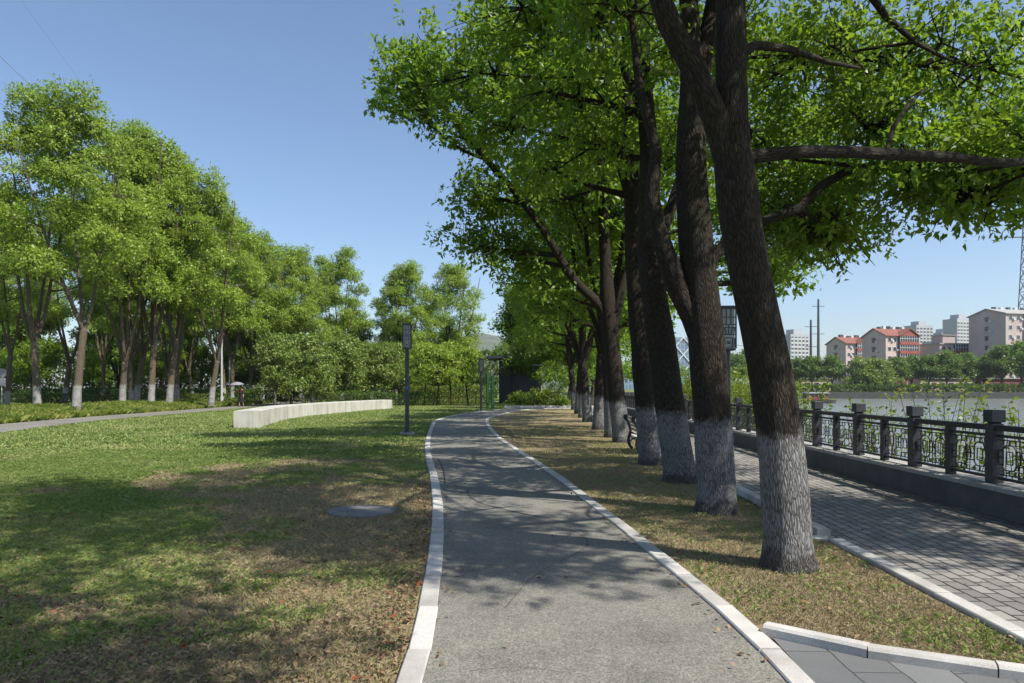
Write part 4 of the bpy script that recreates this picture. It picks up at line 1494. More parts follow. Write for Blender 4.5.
bs = [(7.15, 7.6, 17, 1.45, .5, 'sparse bank shrub at the right picture edge beyond the railing'), (7.0, 8.9, 18, 1.5, .5, 'sparse bank shrub right of the last big post'),
      (7.3, 9.9, 20, 1.6, .55, 'bank shrub between the two nearest big posts, with darker lower leaves'), (7.0, 11.0, 16, 1.5, .5, 'thin-stemmed bank shrub behind the second big railing post'),
      (7.6, 12.3, 26, 2.0, .6, 'tallest and leafiest bank shrub, rising above the railing under the gabled flats'), (7.3, 13.6, 18, 1.65, .6, 'bank shrub left of the tallest one'),
      (7.7, 15.2, 14, 1.35, .5, 'lower bank shrub just right of the tour boat'), (7.9, 17.0, 12, 1.15, .5, 'bank shrub directly right of the nearest tree trunk'),
      (7.9, 20.0, 32, 2.0, .9, 'bank shrub seen between the two nearest tree trunks'), (8.3, 23.5, 38, 2.3, 1.1, 'bushy bank shrub close behind the lamp post lantern pole'),
      (8.6, 27.5, 44, 2.6, 1.2, 'bushy bank shrub seen between the second and third trunks'), (9.0, 32, 50, 2.9, 1.4, 'tall bushy bank shrub between second and third trunks, further off'),
      (9.3, 37, 55, 3.0, 1.6, 'bushy bank shrub seen right of the forked tree trunk'), (9.6, 43, 60, 3.1, 1.8, 'furthest bushy bank shrub, past the bench')]
for i, (x, y, n, h, sp2, lab) in enumerate(bs):
    xx = x + .035 * (y - 8) * .6
    bank_shrub((xx, y, -.55), n, h * .9 + .32, sp2, 400 + i, lab, leafL=.085 if y < 18 else .12, dens=30 if y < 18 else 42)

# ================================================================ FAR BANK
M['far_wall_stone'] = simple('embankment_stone', (.05, .055, .05), .9, .3, .4)
M['cream'] = simple('cream_render', (.50, .40, .36), .9, .12, .25)
M['cream2'] = simple('weathered_cream_render', (.43, .355, .32), .9, .16, .2)
M['terracotta'] = simple('terracotta_band', (.27, .075, .055), .85, .18, .5)
M['rooftile'] = simple('red_roof_tile', (.20, .075, .055), .85, .2, .8)
M['maroon'] = simple('maroon_band', (.20, .055, .055), .85, .2, .5)
M['glass'] = simple('window_glass', (.05, .06, .075), .15, .3, .5)
m, t, b, o_ = new_mat('window_column_glass_and_sills')
c = coords(t)
sx = N(t, 'ShaderNodeSeparateXYZ')
t.links.new(c, sx.inputs[0])
fz = mathn(t, 'FRACT', mathn(t, 'DIVIDE', sx.outputs[2], 3.0))
t.links.new(mixc(t, mathn(t, 'GREATER_THAN', fz, .56), (.06, .07, .085), (.5, .5, .49)), b.inputs['Base Color'])
b.inputs['Roughness'].default_value = .4
M['glass_bands'] = m
M['frame'] = simple('white_window_frame', (.62, .62, .60), .6, .1)
M['white_wall'] = simple('white_tower_render', (.36, .38, .40), .9, .08, .1)
M['ac'] = simple('air_conditioner_white', (.55, .55, .53), .7, .15)

eb = MB()
eb.box(9, 420, 200.2, 203.4, -4, .35)
tag(eb.build('embankment', M['far_wall_stone']), 'dark stone embankment along the far river bank', 'embankment')
hedge(40, 205, 175, 205.5, 2.6, 1.7, 21, 'long dark green hedge on top of the far embankment', leaf='leaf_dark', leafL=.8, per_m2=9, z=.5, group=None)


def block(name, label, corner, rot, wF, dS, H, floors, cat='building', group=None, wall='cream', band='terracotta', pitch=3.4, front_cols=4, side_cols=1, balc=True, ac=True, penthouse=False, seed=0, roofmat='rooftile'):
    """block of flats: corner is the foot of the front-left corner; local x along the front, local y back along the gable"""
    rnd = random.Random(seed)
    t = empty(name, corner, rot)
    tag(t, label, cat, group)
    q = MB()
    q.box(0, wF, 0, dS, -1, H)
    if pitch:            # gable walls left and right
        q.prism([(0, 0, H), (0, dS / 2, H + pitch), (0, dS, H)], (0, 0, 0), (wF, 0, 0))
    q.build('wall', M[wall], t)
    if pitch:
        q = MB()
        ov = .5
        sl_ = pitch / (dS / 2)
        for sy in (0, 1):
            y0, y1 = (-ov, dS / 2) if sy == 0 else (dS + ov, dS / 2)
            z0 = H - ov * sl_ + .05
            q.prism([(-ov, y0, z0), (-ov, y0, z0 + .28), (-ov, y1, H + pitch + .33), (-ov, y1, H + pitch + .05)], (0, 0, 0), (wF + 2 * ov, 0, 0))
        rf = q.build('roof', M[roofmat], t)
        q = MB()          # cross gable over the balconies
        gx0, gx1 = wF * .38, wF * .98
        q.prism([(gx0, -.95, H), (gx1, -.95, H), ((gx0 + gx1) / 2, -.95, H + pitch * .85)], (0, 0, 0), (0, dS * .35, 0))
        q.build('gable_dormer', M[band], t)
        q = MB()
        for s in (0, 1):
            a = (gx0 - .4, H - .25) if s == 0 else (gx1 + .4, H - .25)
            b_ = ((gx0 + gx1) / 2, H + pitch * .85 + .12)
            q.prism([(a[0], -1.3, a[1]), (a[0], -1.3, a[1] + .3), (b_[0], -1.3, b_[1] + .3), (b_[0], -1.3, b_[1])], (0, 0, 0), (0, dS * .36, 0))
        q.build('dormer_roof', M[roofmat], t)
        for k in range(6):
            q = MB()
            x = wF * (.12 + .15 * k)
            q.box(x, x + 1.1, dS * .5 - .4, dS * .5 + .5, H + pitch + .1, H + pitch + rnd.uniform(.8, 1.3))
            q.build('rooftop_tank', M['ac'] if k % 2 else M['glass'], t)
    else:
        q = MB()
        q.box(-.35, wF + .35, -.35, dS + .35, H, H + .5)
        q.build('roof', M['cap_stone'], t)
        if penthouse:
            q = MB(); q.box(wF * .15, wF * .5, 1, dS * .6, H + .5, H + 3.2); q.build('penthouse', M['cream2'], t)
            q = MB(); q.box(wF * .15 - .3, wF * .5 + .3, .7, dS * .6 + .3, H + 3.2, H + 3.5); q.build('penthouse_roof', M['cap_stone'], t)
    fh = H / floors
    for f in range(floors):
        z = f * fh
        if balc:
            x0, x1 = wF * .38, wF * .98
            q = MB()
            q.box(x0, x1, -1.0, -.003, z + .1, z + 1.15)
            q.build('balcony', M[band], t)
            fr = MB()
            k = 8
            for i in range(k + 1):
                x = x0 + .05 + (x1 - x0 - .1) * i / k
                fr.box(x - .06, x + .06, -.93, -.80, z + 1.152, z + fh + .095)
            fr.box(x0, x1, -.935, -.795, z + 2.2, z + 2.32)
            fo = fr.build('balcony_window', M['frame'], t)
            g_ = MB(); g_.box(x0 + .05, x1 - .05, -.86, -.003, z + 1.155, z + fh + .09)
            g_.build('pane', M['glass'], fo)
            cols = [wF * .06, wF * .22]
        else:
            cols = [wF * (i + .25) / front_cols for i in range(front_cols)]
        for x in cols:
            wv = 1.5 if balc else wF / front_cols * .5
            fr = MB()
            fr.box(x, x + wv, -.08, -.003, z + 1.0, z + 1.1); fr.box(x, x + wv, -.08, -.003, z + 2.45, z + 2.55)
            fr.box(x, x + .1, -.08, -.003, z + 1.1, z + 2.45); fr.box(x + wv - .1, x + wv, -.08, -.003, z + 1.1, z + 2.45)
            fo = fr.build('window', M['frame'], t)
            g_ = MB(); g_.box(x + .1, x + wv - .1, -.04, -.004, z + 1.1, z + 2.45); g_.build('pane', M['glass'], fo)
            if ac and rnd.random() < .7:
                g_ = MB(); g_.box(x + wv + .1, x + wv + .9, -.45, -.004, z + 1.1, z + 1.7); g_.build('air_conditioner', M['ac'], t)
        for k in range(side_cols):
            y = dS * (k + .5) / side_cols
            fr = MB()
            fr.box(-.10, -.003, y - .75, y + .75, z + .9, z + 1.0); fr.box(-.55, -.003, y - .85, y + .85, z + 2.5, z + 2.62)
            fr.box(-.10, -.003, y - .75, y - .65, z + 1.0, z + 2.5); fr.box(-.10, -.003, y + .65, y + .75, z + 1.0, z + 2.5)
            fo = fr.build('window', M[band], t)
            g_ = MB(); g_.box(-.05, -.004, y - .65, y + .65, z + 1.0, z + 2.5); g_.build('pane', M['glass'], fo)
            if ac and rnd.random() < .7:
                g_ = MB(); g_.box(-.5, -.004, y - 1.9, y - 1.0, z + .7, z + 1.4); g_.build('air_conditioner', M['ac'], t)
    return t


GA = 'blocks of flats across the river'
c2 = P(886, 388, 240); c2.z = .6
block('apartment_block', 'red-trimmed flats with pointed gable and red roof, right of a similar smaller-looking block', c2, rad(17), 14.3, 10.6, 19.4, 6, group=GA, pitch=2.7, seed=1)
c1 = P(846, 388, 272); c1.z = .6
block('apartment_block', 'leftmost of the flats with red balcony bands, its right part hidden', c1, rad(17), 13, 10.6, 18.8, 6, group=GA, pitch=2.6, seed=2)
c3 = P(940, 388, 238); c3.z = .6
block('apartment_block', 'flat-roofed maroon flats with a blank cream end wall and a rooftop hut', c3, rad(14), 15.2, 9.5, 16.2, 5, group=GA, wall='cream2', band='maroon', pitch=0, penthouse=True, side_cols=0, seed=3)
c4 = P(1006, 388, 222); c4.z = .6
block('apartment_block', 'largest and nearest cream flats at the right picture edge, with dark window bays', c4, rad(14), 20, 13.5, 25.2, 8, group=GA, wall='cream2', band='cream', pitch=2.0, side_cols=1, seed=4, roofmat='cap_stone')
c5 = P(921, 388, 262); c5.z = .6
block('apartment_block', 'narrow orange-red flats squeezed between the gabled and flat-roofed ones', c5, rad(17), 8, 8, 12.5, 5, group=GA, wall='terracotta', pitch=0, balc=False, front_cols=3, side_cols=0, seed=5)
GT2 = 'distant tower blocks'
for i, (px, y, wv, d, h, lab) in enumerate([(800, 520, 17, 14, 42, 'white tower block left of the flats, behind the twin masts'), (775, 560, 14, 12, 26, 'low distant tower showing right of the nearest trunk'),
                                            (738, 620, 16, 12, 28, 'small distant tower left of the nearest trunk'), (925, 620, 20, 14, 58, 'grey distant tower behind the gabled flats'),
                                            (965, 600, 18, 14, 62, 'distant tower rising behind the flat-roofed maroon flats'), (977, 640, 18, 14, 58, 'distant tower nearly hidden by the largest cream flats'), (948, 700, 16, 14, 58, 'faint distant tower above the rooftop hut')]):
    c = P(px, 388, y); c.z = .5
    t = empty('tower_block', c, rad(18))
    tag(t, lab, 'tower', GT2)
    q = MB(); q.box(-wv / 2, wv / 2, 0, d, -1, h); q.build('wall', M['white_wall'], t)
    q = MB(); q.box(-wv * .2, wv * .25, d * .2, d * .8, h, h + 4); q.build('lift_house', M['white_wall'], t)
    for k in range(5):
        q = MB()
        x = -wv / 2 + wv * (k + .2) / 5
        q.box(x, x + wv * .11, -.12, -.004, 3, h - 2)
        q.build('window_column', M['glass_bands'], t)
# glass tower with white diagonals, between the second and third trunks
gt = empty('glass_tower', (104, 430, .5), rad(8))
tag(gt, 'blue glass tower with crossing white diagonals, seen between the trunks', 'tower')
m, t, b, o_ = new_mat('blue_curtain_glass')
c = coords(t)
br = N(t, 'ShaderNodeTexBrick')
br.offset = 0
for k_, v_ in (('Scale', 1), ('Brick Width', 2.4), ('Row Height', 3.6), ('Mortar Size', .18)):
    br.inputs[k_].default_value = v_
br.inputs['Color1'].default_value = (.10, .16, .24, 1)
br.inputs['Color2'].default_value = (.13, .20, .29, 1)
br.inputs['Mortar'].default_value = (.26, .31, .36, 1)
rt = N(t, 'ShaderNodeMapping')
rt.inputs['Rotation'].default_value = (rad(90), 0, 0)
t.links.new(c, rt.inputs[0]); t.links.new(rt.outputs[0], br.inputs['Vector'])
t.links.new(br.outputs['Color'], b.inputs['Base Color'])
b.inputs['Roughness'].default_value = .25
q = MB(); q.box(-16, 14, 0, 22, -1, 33); q.build('wall', m, gt)
q = MB()
for z in range(0, 33, 11):
    for x in (-16, -6, 4):
        q.bar((x, -.3, z), (x + 10, -.3, z + 11), .5, .5, up=Vector((0, 1, 0))); q.bar((x, -.32, z + 11), (x + 10, -.32, z), .5, .5, up=Vector((0, 1, 0)))
q.build('diagonal_braces', M['frame'], gt)
q = MB(); q.box(-50, -16.1, 2, 24, -1, 8.5); q.build('podium', m, gt)

# masts, pylon and cables
M['mast'] = simple('dark_steel', (.05, .06, .075), .6, .2)
GM = 'twin dark masts across the river'
for px, y, h, lab in ((811, 300, 31, 'shorter left one of the twin dark masts across the river'), (818.5, 292, 39, 'taller right one of the twin dark masts across the river')):
    c = P(px, 388, y); c.z = .5
    t = empty('mast', c)
    tag(t, lab, 'mast', GM)
    q = MB(); q.tube([(0, 0, 0), (0, 0, h)], [.75, .4], 10); q.build('pole', M['mast'], t)
    for z in (h - 3, h * .62):
        q = MB(); q.bar((-2.6, 0, z), (2.6, 0, z), .22, .22); q.build('cross_arm', M['mast'], t)
lp = empty('pylon', (208, 276, .5))
tag(lp, 'tall steel lattice pylon at the right picture edge behind hanging leaves', 'pylon')
q = MB()
for i in range(16):
    z0, z1 = i * 5, i * 5 + 5
    w0, w1 = 6 - i * .33, 6 - (i + 1) * .33
    cs0 = [Vector((sx * w0 / 2, sy * w0 / 2, z0)) for sx, sy in ((-1, -1), (1, -1), (1, 1), (-1, 1))]
    cs1 = [Vector((sx * w1 / 2, sy * w1 / 2, z1)) for sx, sy in ((-1, -1), (1, -1), (1, 1), (-1, 1))]
    for k in range(4):
        q.bar(cs0[k], cs1[k], .3, .3); q.bar(cs0[k], cs1[(k + 1) % 4], .14, .14); q.bar(cs0[(k + 1) % 4], cs1[k], .14, .14); q.bar(cs1[k], cs1[(k + 1) % 4], .14, .14)
q.build('lattice', M['mast'], lp)
for z, L_ in ((62, 8), (70, 6.5)):
    q = MB(); q.bar((-L_, 0, z), (L_, 0, z), .4, .4); q.build('cross_arm', M['mast'], lp)


def cable(a, e, sag, r, label):
    q = MB()
    p = [a.lerp(e, u) - Vector((0, 0, 4 * sag * u * (1 - u))) for u in np.linspace(0, 1, 24)]
    q.tube(p, r, 5)
    tag(q.build('power_cable', M['mast']), label, 'cable', 'power cables in the sky')


cable(P(-160, -100, 60), P(118, 168, 66), .2, .024, 'upper dark power cable crossing the sky at the top left corner')
cable(P(-160, -20, 62), P(118, 190, 66), .2, .019, 'lower dark power cable at the left edge, above the leftmost crown')
cable(P(-40, -85, 70), P(150, 175, 72), .2, .012, 'faintest power cable, highest of those at the top left')
cable(P(811, 349, 299), P(560, 330, 270), 1.0, .10, 'faint cable running left from the twin masts')

# far-bank trees
GF = 'trees along the far river bank'
far_kw = dict(leafL=.55, per=6.0, ros=8, sides=7, clumps_per=11, clump_r=(.8, 1.3))
protos = []
for k in range(2):
    s_, l_ = generic(200 + k, 11, 4.5, 2.9, 4, .3, 9, low=.46, spread=.6, lobe=.42)
    protos.append(tree('bank_tree', (0, 0, 0), s_, l_, 200 + k, '', GF, leaf='leaf_far', bark='bark', **far_kw))
s_, l_ = generic(210, 10.5, 6.5, 1.6, 5, .3, 12, low=.22, spread=.6, lobe=.42)
wil = tree('willow_tree', (0, 0, 0), s_, l_, 210, '', GF, leaf='leaf_small', bark='bark', **far_kw)
fb = [(672, 225, 1.0, 'far-bank tree low between the second and third trunks'), (712, 232, 1.15, 'far-bank tree left of the lamp post pole'), (737, 215, 1.05, 'far-bank tree just left of the nearest trunk'), (752, 238, 1.35, 'taller far-bank tree half behind the nearest trunk'),
      (797, 218, .95, 'far-bank tree below the white tower block'), (812, 216, 1.02, 'far-bank tree at the foot of the twin masts'), (832, 214, 1.0, 'far-bank tree left of the pale willow'),
      (897, 213, .98, 'bright far-bank tree right of the pale willow'), (912, 216, 1.0, 'far-bank tree below the narrow orange-red flats'), (929, 212, 1.02, 'far-bank tree below the blank cream end wall'),
      (947, 211, 1.12, 'broad far-bank tree below the maroon flats'), (966, 213, 1.1, 'far-bank tree below the right end of the maroon flats'), (984, 216, .98, 'paler far-bank tree left of the largest cream flats'),
      (1002, 209, 1.3, 'large dark far-bank tree before the largest cream flats'), (1022, 208, 1.35, 'large far-bank tree at the right picture edge'), (1044, 210, 1.2, 'far-bank tree cut off by the right picture edge'), (1070, 210, 1.2, 'far-bank tree beyond the right edge')]
for i, (px, y, s, lab) in enumerate(fb):
    c = P(px, 388, y); c.z = .5
    place(protos[i % 2], c, i * 1.4, s, lab, GF, i < 2)
c = P(862, 388, 211); c.z = .4
place(wil, c, .5, 1.0, 'left half of the broad grey-green willow drooping over the far bank', GF, True)
c = P(880, 388, 211); c.z = .4
place(wil, c, 2.5, .95, 'right half of the broad grey-green willow drooping over the far bank', GF, False)
# low buildings behind the far-bank trees
for i, (px, y, wv, h, mt, lab) in enumerate([(800, 224, 22, 4, 'cream', 'low pale building under the far-bank trees by the boat'), (890, 222, 12, 4.2, 'terracotta', 'low red kiosk under the far-bank trees'), (955, 223, 24, 4, 'cream', 'low pale shop row under the far-bank trees'), (1005, 222, 16, 4, 'maroon', 'low maroon shed at the right under the far-bank trees')]):
    c = P(px, 388, y); c.z = .5
    t = empty('low_building', c, rad(5))
    tag(t, lab, 'building', 'low buildings under the far-bank trees')
    q = MB(); q.box(-wv / 2, wv / 2, 0, 6, -.6, h); q.build('wall', M[mt], t)
    q = MB(); q.box(-wv / 2 - .4, wv / 2 + .4, -.5, 6.4, h + .002, h + .35); q.build('roof', M['cap_stone'], t)
    for k in range(int(wv // 3)):
        q = MB(); x = -wv / 2 + 1 + k * 3; q.box(x, x + 1.6, -.06, -.003, .9, 2.8); q.build('window', M['glass'], t)

# boat
bt = empty('boat', (62.8, 140, -1.45), rad(4))
tag(bt, 'covered tour boat with dark red cabin on the river near the far bank', 'boat')
M['hull'] = simple('dark_hull', (.05, .045, .045), .5, .2, 1)
M['cabin_red'] = simple('dark_red_paint', (.17, .035, .03), .5, .2, 1)
M['boat_roof'] = simple('pale_grey_roof', (.34, .35, .36), .6, .1, 1)
q = MB()
hull = [(-3.9, 0), (-3.2, -1.0), (1.9, -1.0), (3.9, -.15), (3.9, .15), (1.9, 1.0), (-3.2, 1.0)]
n_ = len(hull)
q.add([(x * .92, y * .8, -.3) for x, y in hull] + [(x, y, .62) for x, y in hull], [tuple(range(n_ - 1, -1, -1)), tuple(range(n_, 2 * n_))] + [(i, (i + 1) % n_, n_ + (i + 1) % n_, n_ + i) for i in range(n_)])
q.build('hull', M['hull'], bt)
q = MB(); q.box(-2.9, 1.7, -.85, .85, .622, 1.15); q.build('cabin', M['cabin_red'], bt)
q = MB()
for x in np.linspace(-2.8, 1.6, 7):
    for y in (-.8, .8):
        q.box(x - .07, x + .07, y - .06, y + .06, 1.152, 1.9)
q.build('window_posts', M['cabin_red'], bt)
q = MB(); q.box(-2.72, 1.52, -.72, .72, 1.153, 1.89); q.build('cabin_window', M['glass'], bt)
q = MB(); q.box(-3.15, 2.0, -1.0, 1.0, 1.902, 2.02); q.box(-2.6, 1.4, -.6, .6, 2.02, 2.14); q.build('roof', M['boat_roof'], bt)

# hill with its town, far beyond the path end
hm = MB()
hx = np.arange(-700, 460, 20.0)
hy = np.arange(1500, 2400, 45.0)
for y in hy:
    for x in hx:
        u, v = (x + 120) / 520, (y - 1930) / 430
        z = 150 * max(0, 1 - u * u * .9) * max(0, 1 - v * v) ** .8 * (1 + .22 * noise.noise(Vector((x / 130, y / 130, 2.2)))) + 7 * noise.noise(Vector((x / 35, y / 40, 1.2))) - 6
        hm.v.append((x, y, z))
nxh = len(hx)
for j in range(len(hy) - 1):
    for i in range(nxh - 1):
        hm.f.append((j * nxh + i, j * nxh + i + 1, (j + 1) * nxh + i + 1, (j + 1) * nxh + i))
hl = hm.build('hill', simple('wooded_hill', (.07, .09, .05), .95, .45, .02), smooth=True)
tag(hl, kind='structure')

# grey round signs at the left edge, pale lamp poles, walker
M['sign_back'] = simple('grey_sign_metal', (.22, .23, .24), .5, .15)
M['galv'] = simple('galvanised_steel', (.45, .46, .46), .45, .12)
sg = empty('round_sign', G(1.5, 396.5, .33))
sg.location = P(1.5, 396.5, 52)
sg.location.z = .3
tag(sg, 'pole with two round grey signs at the left picture edge', 'sign')
q = MB(); q.tube([(0, 0, -.1), (0, 0, 2.7)], .035, 10); q.build('pole', M['galv'], sg)
for z in (2.4, 1.72):
    q = MB(); q.tube([(.1, -.075, z), (.1, -.045, z)], .33, 24); q.build('sign_disc', M['sign_back'], sg)
for px, y, h, lab in ((221.5, 60, 7.2, 'taller pale steel pole behind the walker'), (229.5, 68, 5.5, 'shorter pale steel pole behind the walker')):
    q = MB(); q.tube([(0, 0, 0), (0, 0, h)], [.10, .06], 10); q.tube([(0, 0, 0), (0, 0, .5)], .14, 10)
    o = q.build('steel_pole', M['galv'])
    o.location = P(px, 388, y); o.location.z = .25
    tag(o, lab, 'pole', 'pale steel poles')


def skin_figure(name, joints, edges, radii, mat, parent, root=0, sub=2):
    me = bpy.data.meshes.new(name)
    me.from_pydata([tuple(j) for j in joints], edges, [])
    o = link(name, me, parent, mat)
    k = o.modifiers.new('skin', 'SKIN')
    k.use_smooth_shade = True
    for i, r in enumerate(radii):
        rr = r if hasattr(r, '__len__') else (r, r)
        me.skin_vertices[0].data[i].radius = rr
    me.skin_vertices[0].data[root].use_root = True
    s = o.modifiers.new('sub', 'SUBSURF')
    s.levels = s.render_levels = sub
    return o


M['skin'] = simple('skin', (.42, .25, .17), .55, .08, 20)
M['black_cloth'] = simple('black_cloth', (.012, .012, .016), .85, .2, 10)
M['red_cloth'] = simple('red_cloth', (.42, .03, .05), .8, .15, 10)
M['hair'] = simple('dark_hair', (.012, .009, .008), .5, .2, 10)
M['umbrella_cloth'] = simple('lavender_umbrella_cloth', (.22, .215, .27), .6, .1, 4)
pp = G(241, 406.6); pp.z = .008
pe = empty('person', pp, rad(-14))
tag(pe, 'person in dark clothes and red scarf walking on the far path under an umbrella', 'person')
# faces -y (towards the camera), walking
J = [(0, 0, .93), (0, .01, 1.10), (0, .015, 1.28), (0, .0, 1.40), (0, -.01, 1.47), (0, -.02, 1.56), (0, -.025, 1.64),
     (-.09, 0, .90), (-.085, -.10, .50), (-.085, -.10, .11), (-.085, -.15, .05), (-.085, -.25, .03),
     (.09, 0, .90), (.09, .04, .50), (.09, .20, .12), (.09, .17, .05), (.09, .08, .03),
     (-.16, .0, 1.37), (-.23, -.02, 1.12), (-.12, -.20, 1.17), (-.10, -.23, 1.22),
     (.16, .0, 1.37), (.22, .03, 1.11), (.24, -.05, .88), (.24, -.07, .80)]
E = [(0, 1), (1, 2), (2, 3), (3, 4), (4, 5), (5, 6), (0, 7), (7, 8), (8, 9), (9, 10), (10, 11), (0, 12), (12, 13), (13, 14), (14, 15), (15, 16),
     (3, 17), (17, 18), (18, 19), (19, 20), (3, 21), (21, 22), (22, 23), (23, 24)]
Rr = [(.15, .10), (.115, .085), (.14, .10), (.10, .075), (.05, .05), (.075, .085), (.07, .08), .085, .058, .038, .04, .03, .085, .058, .038, .04, .03,
      .05, .042, .034, .03, .05, .042, .034, .03]
skin_figure('body', J, E, Rr, M['skin'], pe)
# dress / jacket over the torso and thighs
dr = MB()
rings = [(.40, .235, .17), (.60, .225, .16), (.80, .20, .145), (.93, .185, .135), (1.08, .15, .115), (1.28, .178, .125), (1.38, .15, .10), (1.43, .075, .07)]
for z, a, b_ in rings:
    for k in range(18):
        th = 2 * PI * k / 18
        f = 1 + (.05 * math.sin(5 * th) if z < .8 else 0)
        dr.v.append((a * f * math.cos(th), b_ * f * math.sin(th), z))
for i in range(len(rings) - 1):
    for k in range(18):
        dr.f.append((i * 18 + k, i * 18 + (k + 1) % 18, (i + 1) * 18 + (k + 1) % 18, (i + 1) * 18 + k))
dr.build('dress', M['black_cloth'], pe, smooth=True)
for A in ([(-.15, 0, 1.37), (-.235, -.02, 1.12), (-.20, -.08, 1.135)], [(.15, 0, 1.37), (.225, .03, 1.11), (.228, 0, 1.03)]):
    q = MB(); q.tube(A, [.075, .056, .05], 12); q.build('sleeve', M['black_cloth'], pe, smooth=True)
q = MB()
q.tube([(-.07, -.10, 1.41), (-.05, -.145, 1.30), (-.03, -.15, 1.14)], [.05, .055, .04], 10)
q.tube([(.07, -.10, 1.41), (.04, -.14, 1.32), (.0, -.15, 1.2)], [.05, .05, .035], 10)
q.build('scarf', M['red_cloth'], pe, smooth=True)
hm_ = bpy.data.meshes.new('hair')
import bmesh
bm = bmesh.new()
bmesh.ops.create_uvsphere(bm, u_segments=18, v_segments=12, radius=1)
for v in bm.verts:
    x, y, z = v.co
    v.co = Vector((x * .095, y * .11 + .012, z * .115 + 1.625))
    if y < -.35 and z < .45:
        v.co.y = max(v.co.y, -.045)
    if z < -.2:
        v.co.y += .03
bm.to_mesh(hm_)
bm.free()
hm_.polygons.foreach_set('use_smooth', [True] * len(hm_.polygons))
link('hair', hm_, pe, M['hair'])
q = MB()
for x in (-.03, .03):
    q.box(x - .012, x + .012, -.118, -.105, 1.612, 1.622)
q.build('eyes', M['hair'], pe)
for hb, sgn in (((-.10, -.23, 1.22), 1), ((.24, -.07, .80), -1)):      # fingers closed on the handle / hanging
    q = MB()
    hb = Vector(hb)
    for k in range(4):
        if sgn > 0:
            z = hb.z + .035 - k * .019
            q.tube([(hb.x - .02, hb.y - .01, z), (hb.x - .01, hb.y - .045, z), (hb.x + .03, hb.y - .045, z - .003), (hb.x + .035, hb.y - .012, z - .004)], [.009, .009, .008, .006], 6)
        else:
            y = hb.y - .025 + k * .018
            q.tube([(hb.x, y, hb.z), (hb.x - .005, y - .003, hb.z - .05), (hb.x - .018, y - .006, hb.z - .085 + .008 * abs(k - 1.4))], [.009, .008, .006], 6)
    q.tube([hb + Vector((-.005, -.025, 0)), hb + Vector((-.02 * sgn, -.045, -.02 if sgn < 0 else .03)), hb + Vector((-.02 * sgn, -.05, -.05 if sgn < 0 else .05))], [.011, .009, .007], 6)
    q.build('fingers', M['skin'], pe, smooth=True)
for x, y, r in ((-.085, -.10, 0), (.09, .15, .25)):
    q = MB()
    q.tube([(x, y + .05, .055), (x, y - .03, .05), (x, y - .12, .035), (x, y - .17, .028)], [.045, .05, .042, .025], 10)
    q.build('shoe', M['black_cloth'], pe, smooth=True)
um = empty('umbrella', pp + Vector((-.10, -.26, 0)), 0)
um.rotation_euler = (rad(3), rad(-4), 0)
tag(um, 'open lavender umbrella held by the walker on the far path', 'umbrella')
q = MB()
R0, h0, rise = .62, 1.80, .25
ns = 32
rr_ = np.linspace(0.02, 1, 8)
for r in rr_:
    for k in range(ns):
        th = 2 * PI * k / ns
        sc_ = 1 - .05 * abs(math.sin(4 * th)) * r
        q.v.append((R0 * r * sc_ * math.cos(th), R0 * r * sc_ * math.sin(th), h0 + rise * (1 - r * r) + .015 * abs(math.sin(4 * th)) * r))
for i in range(7):
    for k in range(ns):
        q.f.append((i * ns + k, (i + 1) * ns + k, (i + 1) * ns + (k + 1) % ns, i * ns + (k + 1) % ns))
oc = q.build('canopy', M['umbrella_cloth'], um, smooth=True)
md = oc.modifiers.new('thick', 'SOLIDIFY'); md.thickness = .004
q = MB(); q.tube([(0, 0, 1.12), (0, 0, h0 + rise + .07)], .008, 8); q.build('shaft', M['galv'], um)
q = MB(); q.tube([(0, 0, 1.12), (0, 0, 1.28)], .014, 8); q.build('handle', M['black_cloth'], um)

# ================================================================ GROUND COVER
def gz(x, y):
    return land_z(np.asarray(x, float), np.asarray(y, float))


def blades(name, x, y, z, h, wd_, lean, mat, rnd, flat=0.0):
    k = len(x)
    a = RNG.random(k) * 2 * PI
    d = np.stack([np.cos(a), np.sin(a), np.zeros(k)], -1)
    b_ = RNG.random(k) * 2 * PI
    ld = np.stack([np.cos(b_), np.sin(b_), np.zeros(k)], -1)
    base = np.stack([x, y, z], -1)
    v = np.empty((k, 4, 3), np.float32)
    up = np.array([0, 0, 1.0])
    v[:, 0] = base - d * (wd_ / 2)[:, None]
    v[:, 1] = base + d * (wd_ / 2)[:, None]
    midp = base + up * (h * .6)[:, None] + ld * (lean * h * .35)[:, None]
    tip = base + up * (h * (1 - .35 * np.minimum(lean, 2)))[:, None] + ld * (lean * h)[:, None]
    v[:, 2] = tip
    v[:, 3] = midp - d * (wd_ / 2.4)[:, None]
    me = bpy.data.meshes.new(name)
    me.vertices.add(k * 4); me.vertices.foreach_set('co', v.ravel())
    me.loops.add(k * 4); me.loops.foreach_set('vertex_index', np.arange(k * 4, dtype=np.int32))
    me.polygons.add(k); me.polygons.foreach_set('loop_start', np.arange(0, k * 4, 4, dtype=np.int32))
    me.update(calc_edges=True)
    at = me.attributes.new('rnd', 'FLOAT', 'FACE'); at.data.foreach_set('value', np.clip(rnd, 0, 1).astype(np.float32))
    o = link(name, me, None, mat)
    tag(o, kind='stuff')
    return o


def scatter_lawn(k, y0, y1, pow_, wide):
    y = y0 + (y1 - y0) * RNG.random(k) ** pow_
    right = plx(y) - .16
    left = np.maximum(-.78 * y - .6, lp_x(y) + 1.4)
    x = right - (right - left) * RNG.random(k)
    return x, y


